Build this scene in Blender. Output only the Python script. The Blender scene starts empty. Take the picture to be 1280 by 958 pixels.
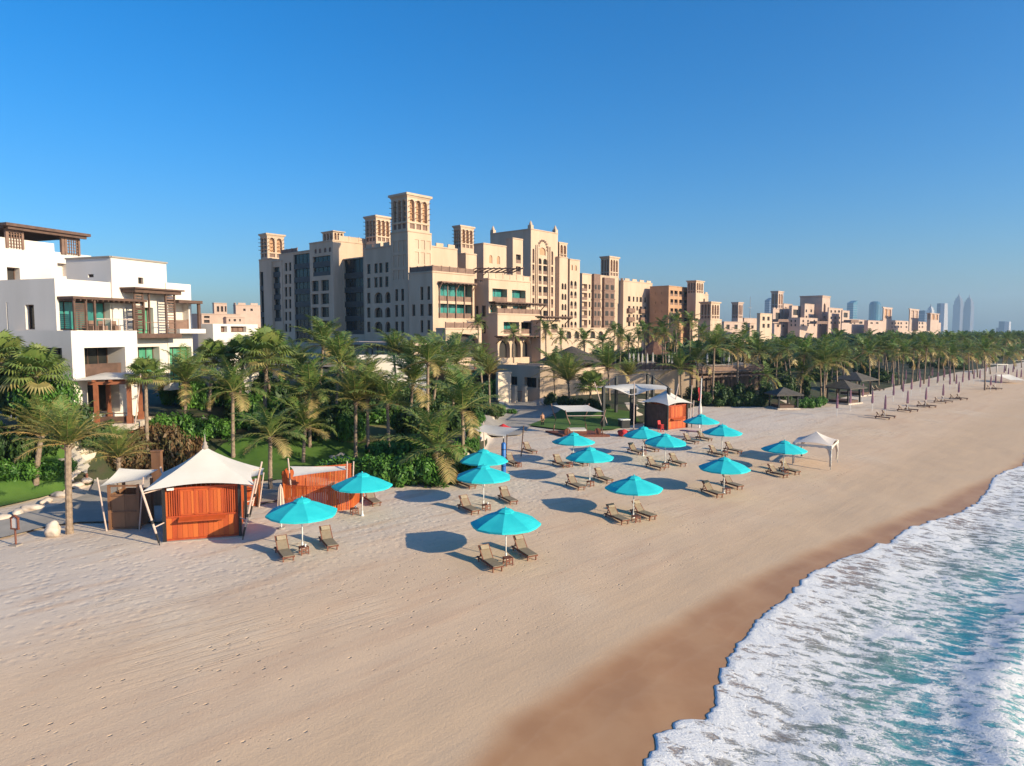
import bpy, math, random
from mathutils import Vector, Matrix, noise
from mathutils.geometry import delaunay_2d_cdt
R = random.Random(11)
SC = bpy.context.scene
COL = SC.collection
V = Vector
# ---------------------------------------------------------------- camera model (pixels of the 1280x958 photograph)
F = 853.33; CX, CY = 640.0, 479.0; CAMZ = 12.0
PIT = math.atan((479 - 414) / F); cp, sp = math.cos(PIT), math.sin(PIT)
CAM = V((0, 0, CAMZ))
def ray(px, py):
    x = (px - CX) / F; y = -(py - CY) / F
    return V((x, cp + y * sp, -sp + y * cp))
def atY(px, py, Y):
    d = ray(px, py); return CAM + d * (Y / d.y)
def atZ(px, py, z):
    d = ray(px, py); return CAM + d * ((z - CAMZ) / d.z)
def colx(px, Y, z):
    return (px - CX) / F * (Y * cp - (z - CAMZ) * sp)
def proj(p):
    q = V(p) - CAM; fw = q.y * cp - q.z * sp; u = q.y * sp + q.z * cp; return CX + F * q.x / fw, CY - F * u / fw, fw
def tab(x, pts):
    if x <= pts[0][0]: return pts[0][1]
    for (a, b), (c, d) in zip(pts, pts[1:]):
        if x <= c: return b + (d - b) * (x - a) / (c - a)
    return pts[-1][1]
def sstep(a, b, x):
    t = min(1, max(0, (x - a) / (b - a))); return t * t * (3 - 2 * t)
# ---------------------------------------------------------------- terrain
SN = V((0.722, -0.692)); ST = V((0.692, 0.722))          # seaward / along the beach
YB = [(-400, 20), (-80, 40), (-37, 44.5), (-34, 48), (-32.6, 53), (-30.6, 57), (-21, 57.5), (-14.5, 60), (-6.2, 54), (-4, 55), (-3, 65), (-1.5, 95), (0, 116), (3.4, 116),
      (5, 97), (8, 88), (17, 88), (25, 101), (30, 109), (45, 107), (72, 136), (131, 200), (190, 256), (800, 900), (5000, 5400)]
GA = [(-60, 4.4), (-40, 4.4), (-32, 4.2), (-24, 2.8), (-15, 1.5), (-6, 1.2), (0, 0.5), (10, 1.2), (40, 1.3), (80, 0.8), (130, 0.4)]
GL = [(-40, 8), (-28, 8), (-20, 9), (-6, 9), (0, 16), (40, 12)]
def hgt(x, y):
    s = x * SN.x + y * SN.y
    u = (s + 33) / 3.0
    b = -0.075 * 3.0 * (math.log1p(math.exp(u)) if u < 30 else u)
    b = max(b, -6.0)
    d = y - tab(x, YB)
    if d > 0: b += tab(x, GA) * sstep(0, 1, d / tab(x, GL))
    if abs(x) < 120 and y < 200:
        b += 0.07 * noise.noise((x * .16, y * .16, 0)) + .03 * noise.noise((x * .5, y * .5, 3))
    return b
def G(px, py):
    d = ray(px, py); t0 = 8.0; t = t0
    while t < 6000:
        p = CAM + d * t
        if p.z <= hgt(p.x, p.y): break
        t0 = t; t *= 1.012
    lo, hi = t0, t
    for _ in range(30):
        m = (lo + hi) / 2; p = CAM + d * m
        if p.z <= hgt(p.x, p.y): hi = m
        else: lo = m
    p = CAM + d * hi; return V((p.x, p.y, hgt(p.x, p.y)))
def ground(x, y): return V((x, y, hgt(x, y)))
# ---------------------------------------------------------------- mesh builder
class MB:
    def __init__(s): s.v = []; s.f = []; s.m = []; s.t = []
    def face(s, pts, m=0, t=0.0):
        i = len(s.v); s.v.extend([tuple(p) for p in pts]); s.f.append(tuple(range(i, i + len(pts)))); s.m.append(m); s.t.append(t)
    def obox(s, O, a, b, c, m=0, t=0.0):
        O, a, b, c = V(O), V(a), V(b), V(c); i = len(s.v)
        for k in (0, 1):
            for q in (O, O + a, O + a + b, O + b): s.v.append(tuple(q + c * k))
        for q in ((0, 3, 2, 1), (4, 5, 6, 7), (0, 1, 5, 4), (1, 2, 6, 5), (2, 3, 7, 6), (3, 0, 4, 7)):
            s.f.append(tuple(i + k for k in q)); s.m.append(m); s.t.append(t)
    def box(s, c, size, rz=0.0, m=0, t=0.0):
        a = V((math.cos(rz), math.sin(rz), 0)); b = V((-a.y, a.x, 0)); z = V((0, 0, 1)); c = V(c)
        s.obox(c - a * size[0] / 2 - b * size[1] / 2 - z * size[2] / 2, a * size[0], b * size[1], z * size[2], m, t)
    def tube(s, pts, rad, n=8, m=0, t=0.0, cap=True):
        pts = [V(p) for p in pts]
        if not isinstance(rad, (list, tuple)): rad = [rad] * len(pts)
        i0 = len(s.v)
        for k, p in enumerate(pts):
            d = (pts[min(k + 1, len(pts) - 1)] - pts[max(k - 1, 0)]).normalized()
            a = d.cross(V((0, 0, 1)))
            if a.length < 1e-3: a = V((1, 0, 0))
            a.normalize(); b = d.cross(a)
            for j in range(n):
                an = 2 * math.pi * j / n
                s.v.append(tuple(p + (a * math.cos(an) + b * math.sin(an)) * rad[k]))
        for k in range(len(pts) - 1):
            for j in range(n):
                s.f.append((i0 + k * n + j, i0 + k * n + (j + 1) % n, i0 + (k + 1) * n + (j + 1) % n, i0 + (k + 1) * n + j)); s.m.append(m); s.t.append(t)
        if cap:
            s.f.append(tuple(i0 + j for j in range(n))[::-1]); s.m.append(m); s.t.append(t)
            e = i0 + (len(pts) - 1) * n
            s.f.append(tuple(e + j for j in range(n))); s.m.append(m); s.t.append(t)
    def mesh(s, name, mats, smooth=False):
        me = bpy.data.meshes.new(name); me.from_pydata(s.v, [], s.f)
        for m in (mats if isinstance(mats, (list, tuple)) else [mats]): me.materials.append(m)
        if any(s.m): me.polygons.foreach_set('material_index', s.m)
        if any(s.t):
            at = me.attributes.new('tint', 'FLOAT', 'FACE'); at.data.foreach_set('value', s.t)
        if smooth: me.polygons.foreach_set('use_smooth', [True] * len(s.f))
        me.update(); return me
    def build(s, name, mats, parent=None, smooth=False):
        o = bpy.data.objects.new(name, s.mesh(name, mats, smooth)); COL.objects.link(o)
        if parent is not None: o.parent = parent
        return o
def link(name, me, parent=None):
    o = bpy.data.objects.new(name, me); COL.objects.link(o)
    if parent is not None: o.parent = parent
    return o
def tag(o, label=None, cat=None, group=None, kind=None):
    if label: o['label'] = label
    if cat: o['category'] = cat
    if group: o['group'] = group
    if kind: o['kind'] = kind
    return o
def thing(name, label, cat, loc=(0, 0, 0), rz=0.0, group=None):
    o = bpy.data.objects.new(name, None); COL.objects.link(o); o.empty_display_size = .3
    o.location = loc; o.rotation_euler = (0, 0, rz); return tag(o, label, cat, group)
KIDS = {}
def kids(o): return [c for c in COL.objects if c.parent == o]
def copy_tree(o, parent=None, cache={}):
    c = o.copy(); COL.objects.link(c)
    if parent is not None: c.parent = parent
    if o.name not in cache: cache[o.name] = [k.name for k in kids(o)]
    for k in cache[o.name]: copy_tree(bpy.data.objects[k], c)
    return c
# ---------------------------------------------------------------- materials
def rgb(c): return (c[0], c[1], c[2], 1)
class NT:
    def __init__(s, mat):
        mat.use_nodes = True; s.t = mat.node_tree; s.n = s.t.nodes; s.n.clear()
        s.out = s.n.new('ShaderNodeOutputMaterial')
    def new(s, typ, **k):
        n = s.n.new(typ)
        for a, b in k.items(): setattr(n, a, b)
        return n
    def l(s, a, b): s.t.links.new(a, b)
    def val(s, x, sock):
        if hasattr(x, 'is_output'): s.l(x, sock)
        else: sock.default_value = x
    def math(s, op, a, b=0.0, c=0.0, clamp=False):
        n = s.new('ShaderNodeMath', operation=op, use_clamp=clamp)
        s.val(a, n.inputs[0]); s.val(b, n.inputs[1]); s.val(c, n.inputs[2]); return n.outputs[0]
    def mix(s, f, a, b):
        n = s.new('ShaderNodeMix', data_type='RGBA'); s.val(f, n.inputs[0])
        for x, k in ((a, 6), (b, 7)):
            if hasattr(x, 'is_output'): s.l(x, n.inputs[k])
            else: n.inputs[k].default_value = rgb(x)
        return n.outputs[2]
    def sstep(s, a, b, x):
        n = s.new('ShaderNodeMapRange', interpolation_type='SMOOTHSTEP', clamp=True)
        s.val(x, n.inputs[0]); n.inputs[1].default_value = a; n.inputs[2].default_value = b; return n.outputs[0]
    def pos(s): return s.new('ShaderNodeNewGeometry').outputs['Position']
    def vmap(s, v, scale=(1, 1, 1), rz=0.0):
        n = s.new('ShaderNodeMapping'); s.l(v, n.inputs[0]); n.inputs['Scale'].default_value = scale; n.inputs['Rotation'].default_value = (0, 0, rz); return n.outputs[0]
    def noise(s, v, scale, detail=3.0, rough=.55, dist=0.0):
        n = s.new('ShaderNodeTexNoise'); s.l(v, n.inputs['Vector']); n.inputs['Scale'].default_value = scale
        n.inputs['Detail'].default_value = detail; n.inputs['Roughness'].default_value = rough; n.inputs['Distortion'].default_value = dist; return n.outputs['Fac']
    def attr(s, name): return s.new('ShaderNodeAttribute', attribute_name=name).outputs['Fac']
    def bump(s, h, strength=.5, dist=.05):
        n = s.new('ShaderNodeBump'); s.l(h, n.inputs['Height']); n.inputs['Strength'].default_value = strength; n.inputs['Distance'].default_value = dist; return n.outputs[0]
    def bsdf(s, col, rough=.7, metal=0.0, normal=None, spec=.5):
        n = s.new('ShaderNodeBsdfPrincipled')
        if hasattr(col, 'is_output'): s.l(col, n.inputs['Base Color'])
        else: n.inputs['Base Color'].default_value = rgb(col)
        s.val(rough, n.inputs['Roughness']); n.inputs['Metallic'].default_value = metal; n.inputs['Specular IOR Level'].default_value = spec
        if normal is not None: s.l(normal, n.inputs['Normal'])
        s.l(n.outputs[0], s.out.inputs[0]); return n
def M(name, col, rough=.7, col2=None, scale=1.0, tint=None, bump=0.0, bscale=8.0, metal=0.0, spec=.4, streak=False, trans=0.0):
    m = bpy.data.materials.new(name); t = NT(m); p = t.pos(); c = col
    if col2:
        v = t.vmap(p, (1, 1, .18)) if streak else p
        f = t.sstep(.32, .68, t.noise(v, scale, 4.0)); c = t.mix(f, col, col2)
    if tint: c = t.mix(t.attr('tint'), c, tint)
    nm = t.bump(t.noise(p, bscale, 3.0), bump, .03) if bump else None
    b = t.bsdf(c, rough, metal, nm, spec)
    if trans:
        tr = t.new('ShaderNodeBsdfTranslucent'); mx = t.new('ShaderNodeMixShader'); mx.inputs[0].default_value = trans
        if hasattr(c, 'is_output'): t.l(c, tr.inputs[0])
        else: tr.inputs[0].default_value = rgb(c)
        t.l(b.outputs[0], mx.inputs[1]); t.l(tr.outputs[0], mx.inputs[2]); t.l(mx.outputs[0], t.out.inputs[0])
    return m
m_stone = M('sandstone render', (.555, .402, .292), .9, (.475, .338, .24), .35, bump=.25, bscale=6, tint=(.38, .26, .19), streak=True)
m_stone_far = M('pale pink render', (.50, .36, .29), .9, (.43, .30, .24), .2, tint=(.25, .16, .13))
m_stone_o = M('ochre render', (.47, .27, .155), .9, (.40, .225, .13), .35, bump=.2)
m_white = M('white villa render', (.69, .615, .56), .85, (.625, .555, .50), .3, bump=.1, bscale=10, streak=True)
m_trim = M('grey trim', (.33, .28, .24), .8, (.28, .23, .2), 1)
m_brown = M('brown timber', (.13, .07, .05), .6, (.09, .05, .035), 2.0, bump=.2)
m_mash = M('weathered mashrabiya timber', (.23, .135, .10), .75, (.17, .10, .075), 1.2, bump=.3)
m_dark = M('dark recess', (.035, .03, .028), .8)
m_pillow = M('faded pillow cloth', (.34, .265, .195), .85, (.28, .22, .16), 6)
m_black = M('black painted steel', (.018, .018, .02), .45)
m_teal = M('teal window glass', (.05, .26, .235), .12, (.03, .15, .14), .5, spec=.7)
m_green = M('green curtained glass', (.13, .36, .22), .15, (.05, .22, .14), 1.1, spec=.6, streak=True)
m_glass = M('dark window glass', (.014, .016, .018), .2, (.03, .028, .024), .6, spec=.35)
m_bay = M('blue black bay glass', (.010, .015, .020), .2, (.018, .022, .024), .3, spec=.3)
m_redwood = M('orange stained cedar', (.40, .060, .014), .55, (.30, .045, .012), 3.0, tint=(.54, .125, .025), bump=.25, bscale=14, streak=True)
m_cedar = M('brown cedar', (.22, .105, .055), .6, (.16, .075, .04), 3.0, tint=(.27, .14, .075), bump=.2, bscale=14, streak=True)
m_teak = M('reddish teak', (.20, .065, .035), .6, (.14, .045, .028), 4, bump=.2, bscale=20)
m_sling = M('taupe sling fabric', (.23, .175, .125), .85, (.20, .15, .105), 6, bump=.15, bscale=60)
m_turq = M('turquoise canvas', (.02, .50, .53), .8, (.012, .45, .49), 1.2, trans=.03)
m_canvas = M('white sail canvas', (.72, .655, .585), .8, (.66, .60, .53), .7, trans=.12)
m_tent = M('pale tent cloth', (.66, .58, .52), .8, (.60, .52, .46), .8, trans=.1)
m_wpole = M('white enamel pole', (.72, .70, .68), .4)
m_pink = M('faded peeled pole', (.56, .42, .36), .7, (.48, .35, .29), 3)
m_beige = M('folded beige canvas', (.55, .42, .34), .85, (.48, .36, .29), 3)
m_purple = M('folded mauve canvas', (.40, .22, .27), .85, (.32, .165, .21), 3)
m_trunk = M('palm trunk bark', (.30, .215, .155), .9, (.20, .14, .10), 5, bump=.8, bscale=10, tint=(.16, .10, .06))
m_palm = M('palm leaflets', (.085, .175, .032), .55, (.13, .205, .045), .8, tint=(.50, .31, .12), trans=.25)
m_palm2 = M('glossy palm leaflets', (.065, .155, .028), .5, (.125, .205, .042), .8, tint=(.46, .32, .13), trans=.25)
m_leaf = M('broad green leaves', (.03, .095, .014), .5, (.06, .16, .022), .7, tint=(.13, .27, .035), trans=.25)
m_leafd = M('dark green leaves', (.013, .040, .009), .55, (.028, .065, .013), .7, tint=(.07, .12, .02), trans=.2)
m_leafr = M('russet hedge leaves', (.115, .07, .03), .6, (.06, .07, .022), 1.1, tint=(.25, .115, .05), trans=.2)
m_thatch = M('grey brown thatch', (.085, .068, .056), .95, (.06, .048, .04), 2, bump=.8, bscale=9)
m_thatchg = M('silver thatch', (.105, .088, .076), .95, (.075, .064, .056), 2, bump=.8, bscale=9)
m_perg = M('chestnut pergola timber', (.30, .105, .05), .6, (.24, .08, .04), 3, bump=.2)
m_cream = M('cream gate render', (.60, .49, .385), .85, (.53, .425, .33), .8, bump=.1)
m_thatchr = M('red brown thatch', (.17, .085, .06), .95, (.12, .06, .045), 2, bump=.8, bscale=9)
m_rock = M('pale boulder', (.60, .50, .42), .9, (.48, .38, .31), 2, bump=.6, bscale=7)
m_red = M('red fabric', (.50, .03, .03), .7)
m_blue = M('blue vinyl', (.02, .14, .42), .45, (.02, .11, .36), 3)
m_metal = M('galvanised metal', (.45, .45, .46), .4, metal=.8)
HAZE, SKYS, SUNS, EXPO, SAT = 0.00014, 0.130, 4.9, 0.57, 1.2
# ---------------------------------------------------------------- ground
def sand_material():
    m = bpy.data.materials.new('beach sand'); t = NT(m); p = t.pos()
    d = t.new('ShaderNodeVectorMath', operation='DOT_PRODUCT'); t.l(p, d.inputs[0]); d.inputs[1].default_value = (SN.x, SN.y, 0); s = d.outputs['Value']
    rz = -math.atan2(ST.y, ST.x)
    along = t.vmap(t.vmap(p, rz=rz), (.12, 1, 1))
    n1 = t.noise(p, .25, 4.0); n2 = t.noise(along, .9, 5.0, .6); n3 = t.noise(p, 3.0, 5.0, .65); nb = t.noise(p, .09, 3)
    s1 = t.math('ADD', s, t.math('MULTIPLY', t.math('SUBTRACT', n1, .5), 3.2))
    c = t.mix(t.sstep(-37, -27, s1), (.62, .50, .405), (.565, .40, .275))
    c = t.mix(t.math('MULTIPLY', t.sstep(.50, .68, n2), .55), c, (.51, .335, .225))
    c = t.mix(t.math('MULTIPLY', t.sstep(.50, .72, nb), .32), c, (.68, .58, .46))
    c = t.mix(t.math('MULTIPLY', t.sstep(-22.5, -17, s1), .75), c, (.50, .345, .225))
    c = t.mix(t.math('MULTIPLY', t.sstep(.45, .75, n3), .14), c, (.38, .27, .2))
    tr = t.noise(t.vmap(t.vmap(p, rz=rz + .10), (.035, 1, 1)), 1.6, 6.0, .65, .15)
    trk = t.math('MULTIPLY', t.math('MULTIPLY', t.sstep(.47, .50, tr), t.math('SUBTRACT', 1, t.sstep(.50, .545, tr))), t.math('MULTIPLY', t.sstep(-40, -34, s1), t.math('SUBTRACT', 1, t.sstep(-24, -20, s1))))
    c = t.mix(t.math('MULTIPLY', trk, t.math('MULTIPLY', t.sstep(.48, .62, nb), .30)), c, (.46, .30, .20))
    # ripple lines left by raking and vehicle tracks
    w = t.sstep(-.9, .65, t.math('ADD', t.attr('wetness'), t.math('MULTIPLY', t.math('SUBTRACT', t.noise(p, .3, 3), .5), 1.0)))
    wet = t.mix(t.sstep(.35, .7, t.noise(p, .5, 4)), (.36, .185, .09), (.41, .225, .115))
    wl = t.math('ADD', t.attr('wetness'), t.math('MULTIPLY', t.math('SUBTRACT', t.noise(p, .45, 4), .5), 1.5))
    swl = t.math('ADD', t.math('MULTIPLY', t.sstep(.95, 1.02, wl), t.math('SUBTRACT', 1, t.sstep(1.02, 1.25, wl))), t.math('MULTIPLY', t.sstep(2.1, 2.16, wl), t.math('SUBTRACT', 1, t.sstep(2.16, 2.6, wl))))
    wet = t.mix(t.math('MULTIPLY', swl, .09), wet, (.50, .33, .21))
    wet = t.mix(t.math('MULTIPLY', t.sstep(.66, .74, t.noise(p, 16, 3, .6)), .35), wet, (.56, .40, .28))
    c = t.mix(w, c, wet)
    rough = t.math('SUBTRACT', .92, t.math('MULTIPLY', w, .46))
    # footprints
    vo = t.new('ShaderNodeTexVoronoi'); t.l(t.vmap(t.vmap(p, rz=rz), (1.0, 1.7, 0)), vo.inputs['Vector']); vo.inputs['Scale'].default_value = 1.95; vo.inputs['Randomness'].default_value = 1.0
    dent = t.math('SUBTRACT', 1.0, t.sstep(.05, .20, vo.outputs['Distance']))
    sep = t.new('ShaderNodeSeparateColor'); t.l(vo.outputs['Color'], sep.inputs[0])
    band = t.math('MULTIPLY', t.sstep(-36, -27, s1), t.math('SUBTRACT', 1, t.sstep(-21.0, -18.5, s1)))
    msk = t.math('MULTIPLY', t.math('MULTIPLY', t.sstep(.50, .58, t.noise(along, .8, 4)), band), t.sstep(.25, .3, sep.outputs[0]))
    vo3 = t.new('ShaderNodeTexVoronoi'); t.l(t.vmap(t.vmap(p, rz=rz + .5), (1.0, 1.9, 0)), vo3.inputs['Vector']); vo3.inputs['Scale'].default_value = 3.1
    sep3 = t.new('ShaderNodeSeparateColor'); t.l(vo3.outputs['Color'], sep3.inputs[0])
    thr = t.math('ADD', .06, t.math('MULTIPLY', sep3.outputs[1], .2))
    dent3 = t.math('MULTIPLY', t.sstep(0, .12, t.math('SUBTRACT', thr, vo3.outputs['Distance'])), t.sstep(.3, .35, sep3.outputs[0]))
    msk3 = t.math('MULTIPLY', t.sstep(.48, .58, t.noise(along, 1.1, 4)), t.math('MULTIPLY', t.sstep(-38, -29, s1), t.math('SUBTRACT', 1, t.sstep(-20.5, -18, s1))))
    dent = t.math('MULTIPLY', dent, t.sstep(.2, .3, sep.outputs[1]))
    h1 = t.math('ADD', t.math('MULTIPLY', t.math('MULTIPLY', dent, msk), -1.15), t.math('MULTIPLY', t.math('MULTIPLY', dent3, msk3), -1.1))
    vo2 = t.new('ShaderNodeTexVoronoi'); t.l(t.vmap(p, (1, 1, 0)), vo2.inputs['Vector']); vo2.inputs['Scale'].default_value = 2.1
    chop = t.math('MULTIPLY', t.math('SUBTRACT', 1, t.sstep(-34, -26, s1)), t.math('SUBTRACT', t.sstep(.1, .5, vo2.outputs['Distance']), .3))
    h = t.math('ADD', h1, t.math('MULTIPLY', chop, .27))
    h = t.math('ADD', h, t.math('MULTIPLY', trk, t.math('MULTIPLY', t.sstep(.48, .62, nb), -.18)))
    h = t.math('ADD', h, t.math('MULTIPLY', n2, t.math('MULTIPLY', t.math('SUBTRACT', 1, w), .45)))
    h = t.math('ADD', h, t.math('MULTIPLY', t.noise(p, 9, 4, .7), t.math('MULTIPLY', t.math('SUBTRACT', 1, w), .22)))
    c = t.mix(t.math('MULTIPLY', t.math('MULTIPLY', dent, msk), .30), c, (.43, .275, .18))  # dents darkened: their shade painted into the colour, plus darker moist sand
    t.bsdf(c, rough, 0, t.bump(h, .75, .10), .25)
    return m
WETL = [(0, -14.2), (13.6, -14.8), (16, -15.4), (24, -15.7), (30, -15.6), (37, -15.4), (43.4, -14.6), (54, -13.2), (61, -12.3), (71, -11.7), (80, -10.6), (90, -10.3), (7000, -10.3)]
def axis(*segs):
    out = []
    for a, b, n in segs: out += [a + (b - a) * k / n for k in range(n)]
    return out + [segs[-1][1]]
def build_ground():
    xs = axis((-6000, -400, 14), (-400, -70, 22), (-70, 60, 290), (60, 200, 70), (200, 600, 30), (600, 7000, 16))
    ys = axis((-60, 14, 10), (14, 130, 300), (130, 300, 60), (300, 1000, 24), (1000, 7500, 14))
    nx, ny = len(xs), len(ys)
    vs = [(x, y, hgt(x, y)) for y in ys for x in xs]
    fs = [(j * nx + i, j * nx + i + 1, (j + 1) * nx + i + 1, (j + 1) * nx + i) for j in range(ny - 1) for i in range(nx - 1)]
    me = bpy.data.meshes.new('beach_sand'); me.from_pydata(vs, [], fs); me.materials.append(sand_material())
    me.attributes.new('wetness', 'FLOAT', 'POINT').data.foreach_set('value', [x * SN.x + y * SN.y - tab(x * ST.x + y * ST.y, WETL) for x, y, z in vs])
    me.polygons.foreach_set('use_smooth', [True] * len(fs))
    tag(link('beach_sand', me), 'pale raked sand beach sloping to the sea', None, None, 'structure')
build_ground()
def in_poly(p, poly):
    c = False; j = len(poly) - 1
    for i in range(len(poly)):
        a, b = poly[i], poly[j]
        if (a[1] > p[1]) != (b[1] > p[1]) and p[0] < (b[0] - a[0]) * (p[1] - a[1]) / (b[1] - a[1]) + a[0]: c = not c
        j = i
    return c
def densify(poly, step):
    out = []
    for a, b in zip(poly, poly[1:] + poly[:1]):
        a, b = V(a[:2]), V(b[:2]); n = max(1, int((b - a).length / step))
        out += [a + (b - a) * k / n for k in range(n)]
    return out
def patch(name, poly, mat, dz, step, label):
    pl = densify(poly, step); n = len(pl)
    x0, x1 = min(p[0] for p in pl), max(p[0] for p in pl); y0, y1 = min(p[1] for p in pl), max(p[1] for p in pl)
    pts = list(pl)
    y = y0
    while y < y1:
        x = x0
        while x < x1:
            q = V((x + R.uniform(-.1, .1) * step, y + R.uniform(-.1, .1) * step))
            if in_poly(q, pl): pts.append(q)
            x += step
        y += step
    vv, ee, ff = delaunay_2d_cdt(pts, [(i, (i + 1) % n) for i in range(n)], [list(range(n))], 1, 1e-4)[:3]
    me = bpy.data.meshes.new(name); me.from_pydata([(p[0], p[1], hgt(p[0], p[1]) + dz) for p in vv], [], [tuple(f) for f in ff]); me.materials.append(mat)
    me.polygons.foreach_set('use_smooth', [True] * len(me.polygons))
    return tag(link(name, me), label, None, None, 'structure')
m_soil = M('garden soil and ground cover', (.028, .045, .014), .95, (.055, .045, .025), .7, bump=.8, bscale=4)
m_lawn = M('mown lawn', (.045, .105, .012), .9, (.075, .14, .02), .5, bump=.6, bscale=14)
m_tan = M('sandy putting green', (.21, .17, .06), .95, (.17, .15, .05), 1, bump=.3)
m_pave = M('grey paving', (.38, .33, .285), .85, (.31, .27, .235), .6, bump=.2, bscale=5)
# garden behind the sand: follows the terrain boundary
gb = [V((x, tab(x, YB))) for x in (-90, -60, -45, -37, -34, -32.6, -30.6, -27, -21, -14.5, -10, -6.2, -4, -3, -1.5)]
garden_l = [(p.x, p.y + .2) for p in gb] + [(-1.0, 112), (-20, 128), (-60, 150), (-120, 150), (-140, 60)]
patch('garden_ground', garden_l, m_soil, .05, 1.3, 'planted garden bed between the villa and the sand')
gr = [(5.5, 98), (8, 88.3), (17, 88.3), (25, 101.3), (30, 109), (45, 107), (72, 136), (100, 166), (130, 199), (190, 256), (330, 400), (300, 440), (150, 300), (60, 200), (10, 130), (4, 118)]
patch('grove_ground', gr, m_soil, .05, 2.5, 'shaded planted ground under the palm grove')
def gp(lst): return [tuple(G(a, b)[:2]) for a, b in lst]
patch('lawn', gp([(-60, 650), (0, 636), (60, 622), (88, 612), (88, 575), (70, 545), (20, 560), (-60, 575)]), m_lawn, .17, .8, 'green lawn under the leaning date palm')
patch('lawn', gp([(240, 588), (300, 603), (360, 602), (420, 578), (480, 574), (560, 560), (545, 530), (480, 520), (400, 530), (330, 545), (280, 556)]), m_lawn, .17, .9, 'green lawn with the sandy putting circle behind the orange screens')
patch('putting_green', gp([(412, 548), (420, 540), (450, 534), (490, 533), (512, 537), (514, 545), (498, 553), (460, 556), (425, 555)]), m_tan, .22, .8, 'tan putting circle in the lawn')
patch('lawn', gp([(660, 533), (690, 537), (730, 541), (770, 538), (800, 528), (790, 516), (760, 512), (700, 514)]), m_lawn, .17, 1.0, 'green lawn behind the white sail shade')
patch('paved_road', gp([(585, 528), (610, 545), (650, 545), (668, 530), (690, 519), (735, 508), (720, 500), (665, 502), (632, 503), (630, 512), (600, 517)]), m_pave, .13, 1.2, 'grey paved road coming down from the gate pillars')
patch('paved_path', gp([(-60, 672), (0, 652), (70, 634), (112, 618), (118, 600), (96, 588), (80, 560), (92, 556), (112, 584), (132, 592), (150, 612), (230, 612), (330, 606), (420, 584), (470, 576), (474, 581), (425, 596), (345, 628), (200, 655), (100, 655), (60, 660), (-60, 690)]), m_pave, .13, .7, 'grey path curving behind the orange kiosk')
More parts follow.
